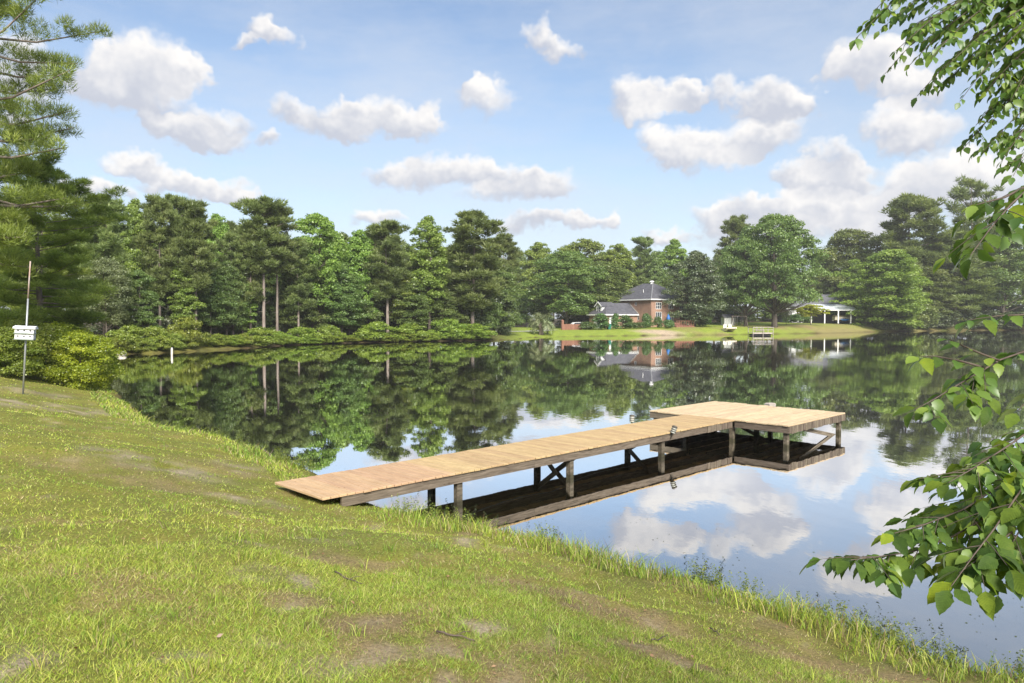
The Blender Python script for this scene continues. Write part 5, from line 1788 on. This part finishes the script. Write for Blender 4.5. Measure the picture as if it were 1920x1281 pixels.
def along_shore(n, inland, spread, bias=None):
    L = np.array([np.hypot(*(b - a)) / max(4.0, np.hypot(*a)) ** 0.9 for a, b in SHN])
    idx = grng.choice(len(SHN), n, p=L / L.sum())
    A = np.array([SHN[i][0] for i in idx])
    B = np.array([SHN[i][1] for i in idx])
    t = grng.rand(n)[:, None]
    P = A + (B - A) * t
    dn = (B - A) / np.linalg.norm(B - A, axis=1, keepdims=True)
    nrm = np.stack([-dn[:, 1], dn[:, 0]], 1)
    test = sdist(P[:, 0] + nrm[:, 0] * 0.3, P[:, 1] + nrm[:, 1] * 0.3)
    nrm = np.where((test > 0)[:, None], nrm, -nrm)
    P = P + nrm * (inland + spread * grng.rand(n))[:, None]
    return P[:, 0], P[:, 1]


def off_dock(x, y):
    """true where the dock does not stand"""
    c, s = math.cos(DANG), math.sin(DANG)
    u = (x + 3.87) * c + (y - 11.96) * s
    v = -(x + 3.87) * s + (y - 11.96) * c
    return ~((u > -0.15) & (u < 13) & (v > -WW - 0.08) & (v < 0.08))


x, y = along_shore(26000, 0.0, 1.15)
dens = fbm(x * 0.8 + 60, y * 0.8, 3)
k = (dens > 0.34) & off_dock(x, y)
x, y, dens = x[k], y[k], dens[k]
r = np.hypot(x, y)
H = (0.035 + 0.13 * grng.rand(len(x)) ** 1.5) * np.clip((dens - 0.25) * 3.4, 0.3, 1.7)
blades('shore_grass', x, y, H, np.maximum(0.005, 0.0010 * r), np.full(len(x), 0.22), grng, 'longer yellow-green grass fringing the waterline', lean=1.0, bright=1.12)

# leafy weeds at the edge
def weeds(name, n, hmin, hmax, label, mat, inland=0.02, spread=0.30, thr=0.4):
    x, y = along_shore(n, inland, spread)
    dn_ = fbm(x * 0.7 + 20, y * 0.7 + 3, 3)
    k = (dn_ > thr) & off_dock(x, y) & (np.hypot(x, y) < 26)
    x, y, dn_ = x[k], y[k], dn_[k]
    z = hgt(x, y)
    Vs, Fq, tone, Vb, Fb = [], [], [], [], []
    P, N, L, W_ = [], [], [], []
    sv, sf = [], []
    for i in range(len(x)):
        h = hmin + (hmax - hmin) * grng.rand() ** 1.4
        lx, ly = grng.normal() * 0.18 * h, grng.normal() * 0.18 * h
        base = np.array([x[i], y[i], z[i] - 0.01])
        top = base + np.array([lx, ly, h])
        w_ = 0.0022
        b = len(sv)
        sv += [base + (w_, 0, 0), base + (-w_, w_, 0), base + (-w_, -w_, 0), top]
        sf += [(b, b + 1, b + 3), (b + 1, b + 2, b + 3), (b + 2, b, b + 3)]
        m_ = int(6 + h * 70)
        s = 0.18 + 0.85 * grng.rand(m_)
        a = grng.rand(m_) * 6.283
        out = (0.012 + 0.05 * grng.rand(m_) * (1.15 - s))
        pts = base + (top - base) * s[:, None] + np.stack([np.cos(a) * out, np.sin(a) * out, 0.01 * grng.rand(m_)], 1)
        P.append(pts)
        N.append(np.stack([np.cos(a) * 0.6, np.sin(a) * 0.6, np.ones(m_)], 1) + 0.5 * grng.normal(size=(m_, 3)))
        L.append(0.018 + 0.028 * grng.rand(m_) * (1.2 - 0.6 * s))
    P, N, L = np.concatenate(P), np.concatenate(N), np.concatenate(L)
    V, F = cards(grng, P, N, L, L * 0.45)
    ns_ = len(V)
    V = np.vstack([V, np.array(sv)])
    F3 = np.array(sf) + ns_
    tn = np.concatenate([np.clip(0.5 + 0.3 * grng.normal(size=len(F)), 0, 1), np.full(len(F3), 0.2)])
    me = np_mesh(name, V, [F, F3], face_attr=tn)
    me.materials.append(mat)
    o = obj(name, me)
    tag(o, label, 'weeds', kind='stuff')


M_weed = mat_leaf('weed_leaves', (0.09, 0.15, 0.02), (0.16, 0.25, 0.03), (0.26, 0.33, 0.06), 0.4, 0.02, 0.04)
M_weed_dark = mat_leaf('dark_weed_leaves', (0.02, 0.025, 0.015), (0.05, 0.065, 0.03), (0.10, 0.14, 0.04), 0.3, 0.02, 0.04)
weeds('shore_weeds', 3600, 0.06, 0.33, 'leafy green weeds growing thick along the water edge', M_weed, thr=0.36)
weeds('seeding_weeds', 430, 0.20, 0.46, 'thin dark seeding weed stems standing against the water', M_weed_dark, inland=-0.05, spread=0.25, thr=0.34)

# specks of leaf and pollen floating by the bank
x, y = along_shore(520, -2.6, 2.5)
k = sdist(x, y) < -0.15
x, y = x[k], y[k]
P = np.stack([x, y, np.full(len(x), 0.004)], 1)
s = 0.01 + 0.03 * grng.rand(len(x)) ** 2
V, F = cards(grng, P, np.array([0, 0, 1.0]) + 0.02 * grng.normal(size=(len(x), 3)), s, s * 0.6, fold=0.0)
me = np_mesh('floating_leaves', V, F, face_attr=grng.rand(len(F)))
me.materials.append(M_weed_dark)
tag(obj('floating_leaves', me), 'tiny dark leaf specks floating near the bank', 'leaf litter', kind='stuff')

# fallen twigs and dead leaves
M_litter = mat_leaf('dead_leaf_litter', (0.11, 0.055, 0.03), (0.22, 0.12, 0.065), (0.34, 0.22, 0.12), 0.15, 0.05, 0.03)
x, y, r, q, d, n1 = scatter(5200, 2.4, 13.0, 1.0)
k = (grng.rand(len(x)) < 0.16 + 0.5 * q + 0.16 * (x > 0.5)) & off_dock(x, y)
x, y = x[k], y[k]
P = np.stack([x, y, hgt(x, y) + 0.012 + 0.02 * grng.rand(len(x))], 1)
s = 0.014 + 0.028 * grng.rand(len(x)) ** 2
V, F = cards(grng, P, np.array([0, 0, 1.0]) + 0.45 * grng.normal(size=(len(x), 3)), s, s * 0.55, fold=-0.2)
me = np_mesh('dead_leaves', V, F, face_attr=grng.rand(len(F)))
me.materials.append(M_litter)
tag(obj('dead_leaves', me), 'brown dead leaves scattered through the near grass', 'leaf litter', kind='stuff')

TWIGS = [((628, 1080), (682, 1100), 'grey fallen stick lying in the grass beside the bare sandy spot'),
         ((818, 1196), (890, 1208), 'dark fallen twig in the grass by the brown dead patch'),
         ((1222, 1206), (1252, 1196), 'pale thin twig lying among dead leaves on the lower bank'),
         ((1332, 1184), (1350, 1196), 'short dark stick on the lower bank below the weeds')]
for (a, b, lab) in TWIGS:
    A, B = G(*a), G(*b)
    pts = []
    for i in range(7):
        s_ = i / 6
        p_ = A.lerp(B, s_)
        pts.append((p_.x - A.x, p_.y - A.y, gz(p_.x, p_.y) - A.z + 0.022 + 0.006 * math.sin(i * 2.0)))
    tw = thing('fallen_twig', lab, 'twig', A)
    MB().tube(pts, [0.0065 - 0.0006 * i for i in range(7)], 6).build('stick', M_twig, tw, True)
    e = Vector(pts[3])
    MB().tube([e, e + Vector((0.05, 0.03, 0.012)), e + Vector((0.09, 0.04, 0.01))], [0.003, 0.0025, 0.0015], 5).build('side_shoot', M_twig, tw, True)
sn = PD(505, 852, 17.6)
tw = thing('sunken_branch', 'bare grey branch sticking out of the water beside the bank', 'branch', (sn.x, sn.y, 0.0))
MB().tube([(0.25, 0.1, -0.25), (0.1, 0.0, -0.04), (-0.12, 0.02, 0.10), (-0.3, 0.1, 0.16)], [0.03, 0.026, 0.02, 0.012], 8).build('limb', M_twig, tw, True)
MB().tube([(0.02, 0.01, 0.02), (0.05, 0.12, 0.09), (0.02, 0.2, 0.12)], [0.014, 0.009, 0.005], 6).build('side_branch', M_twig, tw, True)

# ------------------------------------------------------------------ river birch overhanging from the right
def leaf_mesh(name, seed, L=1.0):
    """toothed oval leaf, folded along its midrib and drooping to the tip; base at origin, tip along +Y"""
    r = random.Random(seed)
    n = 9
    V, F = [], []
    wid = [0.0, 0.16, 0.255, 0.295, 0.29, 0.255, 0.20, 0.13, 0.06, 0.0]
    curl = r.uniform(0.06, 0.46)
    fold = r.uniform(0.08, 0.26)
    twist = r.uniform(-0.25, 0.25)
    rows = []
    for i in range(n + 1):
        t = i / n
        y_ = L * t
        z_ = -curl * L * t * t
        w_ = wid[i] * L * r.uniform(0.93, 1.05)
        tooth = 0.035 * L * (1 if i % 2 else -0.2) if 0 < i < n else 0
        c_ = (0.03 * math.sin(3 * t) * L, y_, z_)
        rl, rr = w_ + tooth, w_ + tooth
        tz = twist * t
        rows.append((len(V), i))
        V.append(c_)
        if 0 < i < n:
            V.append((c_[0] - rl, y_ + 0.05 * L, z_ + rl * (fold + tz)))
            V.append((c_[0] + rr, y_ + 0.05 * L, z_ + rr * (fold - tz)))
    for k in range(n):
        a, b = rows[k][0], rows[k + 1][0]
        ha, hb = 0 < k, k + 1 < n
        if ha and hb:
            F += [(a, a + 1, b + 1, b)[::-1], (a, b, b + 2, a + 2)[::-1]]
        elif hb:
            F += [(a, b + 1, b)[::-1], (a, b, b + 2)[::-1]]
        else:
            F += [(a, a + 1, b)[::-1], (a, b, a + 2)[::-1]]
    # stalk
    b0 = len(V)
    s_ = 0.012 * L
    V += [(-s_, 0, 0), (s_, 0, 0), (0, 0, s_ * 1.6), (0, -0.20 * L, 0.02 * L)]
    F += [(b0, b0 + 1, b0 + 3), (b0 + 1, b0 + 2, b0 + 3), (b0 + 2, b0, b0 + 3)]
    me = bpy.data.meshes.new(name)
    me.from_pydata(V, [], F)
    me.polygons.foreach_set('use_smooth', [True] * len(F))
    at = me.attributes.new('v', 'FLOAT', 'FACE')
    at.data.foreach_set('value', [0.5 + 0.1 * r.uniform(-1, 1)] * len(F))
    me.update()
    return me


def mat_birch_leaf():
    m, nt, o = new_mat('birch_leaf')
    tcn = nd(nt, 'ShaderNodeTexCoord')
    oi = nd(nt, 'ShaderNodeObjectInfo')
    at = nd(nt, 'ShaderNodeAttribute', attribute_name='v')
    rv = nd(nt, 'ShaderNodeMath', {0: oi.outputs['Random'], 1: 0.92, 2: at.outputs['Fac']}, operation='MULTIPLY_ADD')
    c = ramp(nt, nd(nt, 'ShaderNodeMath', {0: rv.outputs[0], 1: 0.46}, operation='SUBTRACT').outputs[0],
             [(0.0, (0.05, 0.092, 0.024)), (0.45, (0.085, 0.142, 0.03)), (0.8, (0.135, 0.20, 0.036)), (1.0, (0.26, 0.33, 0.035))])
    sp = nd(nt, 'ShaderNodeSeparateXYZ', {0: tcn.outputs['Object']})
    ab = nd(nt, 'ShaderNodeMath', {0: sp.outputs[0]}, operation='ABSOLUTE')
    vv = nd(nt, 'ShaderNodeMath', {0: ab.outputs[0], 1: -0.9, 2: sp.outputs[1]}, operation='MULTIPLY_ADD')
    wv = nd(nt, 'ShaderNodeMath', {0: nd(nt, 'ShaderNodeMath', {0: vv.outputs[0], 1: 58.0}, operation='MULTIPLY').outputs[0]}, operation='SINE')
    vein = ramp(nt, nd(nt, 'ShaderNodeMath', {0: wv.outputs[0], 1: 0.5, 2: 0.5}, operation='MULTIPLY_ADD').outputs[0], [(0.0, (0.95, 0.95, 0.95)), (0.85, (1.0, 1.0, 1.0)), (1.0, (1.06, 1.05, 1.02))])
    bn = nd(nt, 'ShaderNodeTexNoise', {'Vector': nd(nt, 'ShaderNodeVectorMath', {0: tcn.outputs['Object'], 1: nd(nt, 'ShaderNodeVectorMath', {0: oi.outputs['Random'], 1: (91.0, 37.0, 53.0)}, operation='MULTIPLY').outputs[0]}, operation='ADD').outputs[0], 'Scale': 4.0, 'Detail': 4.0, 'Roughness': 0.7})
    blot = ramp(nt, bn.outputs['Fac'], [(0.30, (0.78, 0.80, 0.80)), (0.62, (1.06, 1.05, 1.0)), (0.72, (1.2, 1.05, 0.75)), (0.78, (1.0, 0.62, 0.4))])
    c = nd(nt, 'ShaderNodeMix', {'Factor': 1.0, 'A': c, 'B': blot}, data_type='RGBA', blend_type='MULTIPLY').outputs['Result']
    c2 = nd(nt, 'ShaderNodeMix', {'Factor': 1.0, 'A': c, 'B': vein}, data_type='RGBA', blend_type='MULTIPLY').outputs['Result']
    df = nd(nt, 'ShaderNodeBsdfDiffuse', {'Color': c2})
    warm = nd(nt, 'ShaderNodeMix', {'Factor': 1.0, 'A': c2, 'B': (1.7, 1.6, 0.45, 1)}, data_type='RGBA', blend_type='MULTIPLY')
    tr = nd(nt, 'ShaderNodeBsdfTranslucent', {'Color': warm.outputs['Result']})
    mx = nd(nt, 'ShaderNodeMixShader', {0: 0.42, 1: df.outputs[0], 2: tr.outputs[0]})
    gl = nd(nt, 'ShaderNodeBsdfGlossy', {'Color': (1, 1, 1, 1), 'Roughness': 0.45})
    fr = nd(nt, 'ShaderNodeFresnel', {'IOR': 1.22})
    frs = nd(nt, 'ShaderNodeMath', {0: fr.outputs[0], 1: 0.3}, operation='MULTIPLY')
    m2 = nd(nt, 'ShaderNodeMixShader', {0: frs.outputs[0], 1: mx.outputs[0], 2: gl.outputs[0]})
    bp = nd(nt, 'ShaderNodeBump', {'Height': wv.outputs[0], 'Strength': 0.12, 'Distance': 0.01})
    nt.links.new(bp.outputs[0], df.inputs['Normal'])
    nt.links.new(bp.outputs[0], gl.inputs['Normal'])
    nt.links.new(m2.outputs[0], o.inputs[0])
    return m


M_bleaf = mat_birch_leaf()
LEAVES = [leaf_mesh('birch_leaf', 100 + i) for i in range(12)]
for me in LEAVES:
    me.materials.append(M_bleaf)

bx_, by_ = 4.55, 3.9
birch = thing('river_birch', 'river birch whose leafy branches hang into view over the right bank', 'tree', (bx_, by_, gz(bx_, by_) - 0.05))
BO = Vector(birch.location)
M_birchbark = mat_surface('river_birch_bark', [(0.16, 0.10, 0.07), (0.36, 0.27, 0.21), (0.50, 0.42, 0.35)], 8.0, 0.85, (1, 1, 2.2), 0.6)
tpts = [Vector((0.02 * math.sin(i), 0.03 * math.cos(i * 1.4), 0.9 * i)) for i in range(9)]
MB().tube(tpts, [0.15 - 0.012 * i for i in range(9)], 12).build('trunk', M_birchbark, birch, True)

brng = random.Random(42)
leaf_rows = []          # (matrix, size, size in the picture)


def branch_path(a, b, sag, n=10, wob=0.02):
    a, b = Vector(a), Vector(b)
    L = (b - a).length
    pts = []
    for i in range(n + 1):
        t = i / n
        p = a.lerp(b, t)
        p.z += sag * L * math.sin(math.pi * t) + wob * L * math.sin(7 * t + brng.uniform(-0.3, 0.3)) * t * (1 - t)
        p.x += wob * L * math.sin(5 * t + 1.0) * t * (1 - t)
        pts.append(p)
    return pts


def add_leaf(p, d, size):
    """leaf growing from p along direction d, blade face upwards with some roll"""
    d = d.normalized()
    up = Vector((brng.gauss(0, 0.42), brng.gauss(0, 0.42), 1.0))
    xax = d.cross(up)
    if xax.length < 1e-4:
        xax = Vector((1, 0, 0))
    xax.normalize()
    zax = xax.cross(d)
    m = Matrix((xax, d, zax)).transposed().to_4x4()
    base = p + d * (0.20 * size)
    m.translation = base
    depth = max(0.5, base.y)
    px_ = 960 + FPX * base.x / depth
    vis = 1.0 if px_ < 1960 else 0.05
    leaf_rows.append((m, size, vis * size / depth))


def spray(pts, lsize, step, r0, twigs=True, frm=0.0, droop=0.35, sub=True):
    """a branchlet along pts with alternate leaves and short side twigs"""
    pl = [Vector(p) for p in pts]
    MB().tube([p - BO for p in pl], [r0 * (1 - 0.75 * i / (len(pl) - 1)) for i in range(len(pl))], 6).build('branch', M_twig, birch, True)
    seg = [(pl[i + 1] - pl[i]).length for i in range(len(pl) - 1)]
    tot = sum(seg)
    s = frm * tot
    side = 1
    while s < tot:
        acc_ = 0
        for i, l in enumerate(seg):
            if acc_ + l >= s:
                break
            acc_ += l
        t = (s - acc_) / max(seg[i], 1e-6)
        p = pl[i].lerp(pl[i + 1], t)
        d = (pl[i + 1] - pl[i]).normalized()
        lat = d.cross(Vector((0, 0, 1)))
        if lat.length < 1e-3:
            lat = Vector((1, 0, 0))
        lat.normalize()
        dd = d * brng.uniform(0.35, 0.8) + lat * side * brng.uniform(0.5, 1.0) + Vector((0, 0, -droop * brng.uniform(0.2, 1.6)))
        add_leaf(p, dd, lsize * brng.uniform(0.5, 1.18))
        if sub and brng.random() < 0.34 and s < tot * 0.92:
            L = lsize * brng.uniform(1.8, 4.0) * (1.15 - s / tot * 0.6)
            d2 = (d * 0.75 + lat * side * brng.uniform(0.4, 0.9) + Vector((0, 0, -0.30 * brng.random()))).normalized()
            q = branch_path(p, p + d2 * L, 0.03, 4)
            MB().tube([v - BO for v in q], [r0 * 0.38 * (1 - 0.15 * j) for j in range(5)], 5, cap=False).build('branch', M_twig, birch, True)
            sd = 1
            for j in range(1, 5):
                for _ in range(2):
                    dd2 = d2 * brng.uniform(0.4, 0.9) + d2.cross(Vector((0, 0, 1))).normalized() * sd * brng.uniform(0.4, 1.0) + Vector((0, 0, -droop * brng.uniform(0.2, 1.6)))
                    add_leaf(q[j] if j < 4 or _ == 0 else q[4], dd2 if j < 4 else d2 + Vector((0, 0, -droop * 0.6)), lsize * brng.uniform(0.6, 1.05))
                    sd = -sd
        side = -side
        s += step * brng.uniform(0.7, 1.3)
    add_leaf(pl[-1], (pl[-1] - pl[-2]) + Vector((0, 0, -0.3 * (pl[-1] - pl[-2]).length)), lsize * 0.9)


def limb(z, q, r=0.03, sag=0.05):
    """bough from the trunk at height z to the point where a spray starts"""
    a = BO + Vector((0, 0, z))
    pts = branch_path(a, q, sag, 8, 0.03)
    MB().tube([p - BO for p in pts], [r * (1 - 0.07 * i) for i in range(9)], 8).build('bough', M_birchbark, birch, True)


def pxpath(P, D0, D1):
    n = len(P)
    return [PD(p[0], p[1], D0 + (D1 - D0) * i / (n - 1)) for i, p in enumerate(P)]


# hanging sprays on the right, from the bough ends into the picture
S = [  # picture path, near/far distance, leaf length, spacing
 ([(2010, 560), (1930, 590), (1870, 592), (1810, 600)], 2.5, 2.3, 0.070, 0.032),
 ([(2020, 640), (1930, 655), (1870, 675), (1800, 715), (1740, 750), (1705, 768)], 2.6, 2.35, 0.072, 0.034),
 ([(1868, 676), (1830, 662), (1790, 645), (1772, 636)], 2.48, 2.4, 0.062, 0.055),
 ([(1840, 690), (1790, 676), (1745, 668), (1715, 668)], 2.46, 2.35, 0.070, 0.05),
 ([(2010, 720), (1935, 740), (1905, 770)], 2.3, 2.2, 0.075, 0.05),
 ([(2030, 760), (1940, 800), (1880, 840), (1815, 880), (1770, 905)], 2.6, 2.2, 0.068, 0.026),
 ([(2040, 820), (1950, 860), (1880, 905), (1800, 955), (1720, 985), (1665, 1000)], 2.6, 2.2, 0.068, 0.025),
 ([(2040, 880), (1950, 905), (1860, 960), (1780, 1005), (1700, 1035), (1625, 1045), (1580, 1050)], 2.55, 2.1, 0.072, 0.027),
 ([(2030, 940), (1950, 960), (1890, 1000), (1840, 1040), (1790, 1075)], 2.35, 2.05, 0.075, 0.028),
 ([(2030, 900), (1960, 930), (1915, 985), (1880, 1040), (1868, 1110)], 2.3, 2.1, 0.066, 0.034),
 ([(2020, 800), (1950, 850), (1910, 920), (1860, 990), (1820, 1040), (1775, 1100)], 2.45, 2.0, 0.085, 0.032),
 ([(2040, 790), (1985, 850), (1930, 890), (1850, 925), (1790, 945), (1740, 960)], 2.8, 2.5, 0.068, 0.026),
 ([(2010, 290), (1940, 340), (1890, 385), (1850, 430), (1812, 480)], 2.4, 2.15, 0.074, 0.026),
 ([(1915, 352), (1880, 370), (1840, 380), (1825, 384)], 2.35, 2.25, 0.064, 0.045),
 ([(2010, 330), (1950, 370), (1900, 405), (1885, 440)], 2.5, 2.3, 0.070, 0.035),
]
for (P_, d0, d1, ls, stp) in S:
    pts = pxpath([(2010 + (a_ - 2010) * 0.965, b_) for a_, b_ in P_], d0, d1)
    fine_pts = []
    for i in range(len(pts) - 1):
        for k in range(3):
            fine_pts.append(pts[i].lerp(pts[i + 1], k / 3))
    fine_pts.append(pts[-1])
    spray(fine_pts, ls * 0.93, stp * 0.85, 0.0045, sub=len(P_) > 4)
for (zt, tgt, r_) in ((1.5, PD(2030, 890, 2.45), 0.022), (2.2, PD(2015, 690, 2.5), 0.02), (1.9, PD(2030, 800, 2.55), 0.022), (3.0, PD(2010, 320, 2.45), 0.02), (2.6, PD(2012, 560, 2.5), 0.015)):
    limb(zt, tgt, r_, 0.12)
# the upper canopy: drooping branchlets from boughs above the frame
TOPS = [((2080, -160), (1605, 72)), ((2100, -230), (1640, 20)), ((2060, -100), (1660, 138)), ((2080, -60), (1720, 180)), ((2090, -20), (1770, 130)), ((2050, 10), (1800, 190)),
        ((2100, -120), (1700, 30)), ((2060, -200), (1720, -20)), ((2080, -80), (1760, 60)), ((2100, 0), (1830, 110)), ((2070, -30), (1680, 95)), ((2100, 20), (1850, 170)),
        ((2040, -140), (1790, 20)), ((2100, -60), (1860, 60)), ((2060, 40), (1880, 130)), ((2100, -180), (1850, -10)), ((2060, -20), (1745, 110)), ((2090, -100), (1815, 90)), ((2070, -40), (1700, 60)), ((2110, -90), (1880, 20)),
        ((2080, 100), (1805, 280)), ((2060, 140), (1840, 290)), ((2060, 90), (1860, 230)), ((2070, 160), (1880, 300)), ((2050, 190), (1900, 330)), ((2040, 110), (1905, 260)), ((2080, 60), (1830, 235)), ((2060, 30), (1895, 190))]
for i, (a, b) in enumerate(TOPS + [((a[0] + 10, a[1] + 25), (b[0] + 45, b[1] - 15)) for a, b in TOPS[:12]]):
    d0 = 4.7 + brng.uniform(-0.3, 0.5)
    d1 = 4.2 + brng.uniform(-0.4, 0.5)
    A, B = PD(a[0], a[1], d0), PD(b[0], b[1], d1)
    spray(branch_path(A, B, 0.10, 14, 0.05), 0.056 if i % 3 else 0.064, 0.036, 0.006, frm=0.12, droop=0.5)
for (zt, tgt, r_) in ((4.4, PD(2080, -120, 4.8), 0.05), (3.9, PD(2080, -30, 4.75), 0.045), (3.2, PD(2065, 90, 4.7), 0.035), (2.9, PD(2050, 160, 4.7), 0.03), (5.0, PD(2090, -210, 4.8), 0.04)):
    limb(zt, tgt, r_, 0.10)

# the leaves that show largest are parts of their own, the others one mass of foliage
leaf_rows.sort(key=lambda t: -t[2])
Binv = Matrix.Translation(-BO)
for (m, size, _) in leaf_rows[:300]:
    o = obj('leaf', brng.choice(LEAVES), None, birch)
    o.matrix_local = Binv @ m @ Matrix.Scale(size, 4)
LV = []
for me in LEAVES:
    co = np.empty(len(me.vertices) * 3, dtype=np.float32)
    me.vertices.foreach_get('co', co)
    polys = [tuple(p.vertices) for p in me.polygons]
    LV.append((co.reshape(-1, 3), np.array([p for p in polys if len(p) == 4]), np.array([p for p in polys if len(p) == 3])))
AV, A4, A3, t4, t3 = [], [], [], [], []
off = 0
for (m, size, _) in leaf_rows[300:]:
    co, q4, q3 = LV[brng.randrange(len(LV))]
    M3 = np.array((Binv @ m @ Matrix.Scale(size, 4)))
    AV.append(co @ M3[:3, :3].T + M3[:3, 3])
    A4.append(q4 + off)
    A3.append(q3 + off)
    tone = min(1.0, max(0.0, brng.gauss(0.5, 0.24)))
    t4.append(np.full(len(q4), tone))
    t3.append(np.full(len(q3), tone))
    off += len(co)
me = np_mesh('foliage', np.vstack(AV), [np.vstack(A4), np.vstack(A3)], smooth=True, face_attr=np.concatenate(t4 + t3))
me.materials.append(M_birch)
fo = obj('foliage', me, None, birch)
fo['kind'] = 'stuff'
print('BIRCH LEAVES', len(leaf_rows))

# ------------------------------------------------------------------ humid summer air over the pond
hz = MB().box(-960, 960, -960, 960, -4.5, 48.0).build('haze', None)
hm_, hnt, ho = new_mat('humid_air')
pv = nd(hnt, 'ShaderNodeVolumePrincipled', {'Color': (1.0, 0.985, 0.96, 1), 'Density': HAZE, 'Anisotropy': 0.1})
hnt.links.new(pv.outputs[0], ho.inputs['Volume'])
hz.data.materials.append(hm_)
tag(hz, 'thin pale summer haze over the pond', 'haze', kind='stuff')
hz.display_type = 'WIRE'
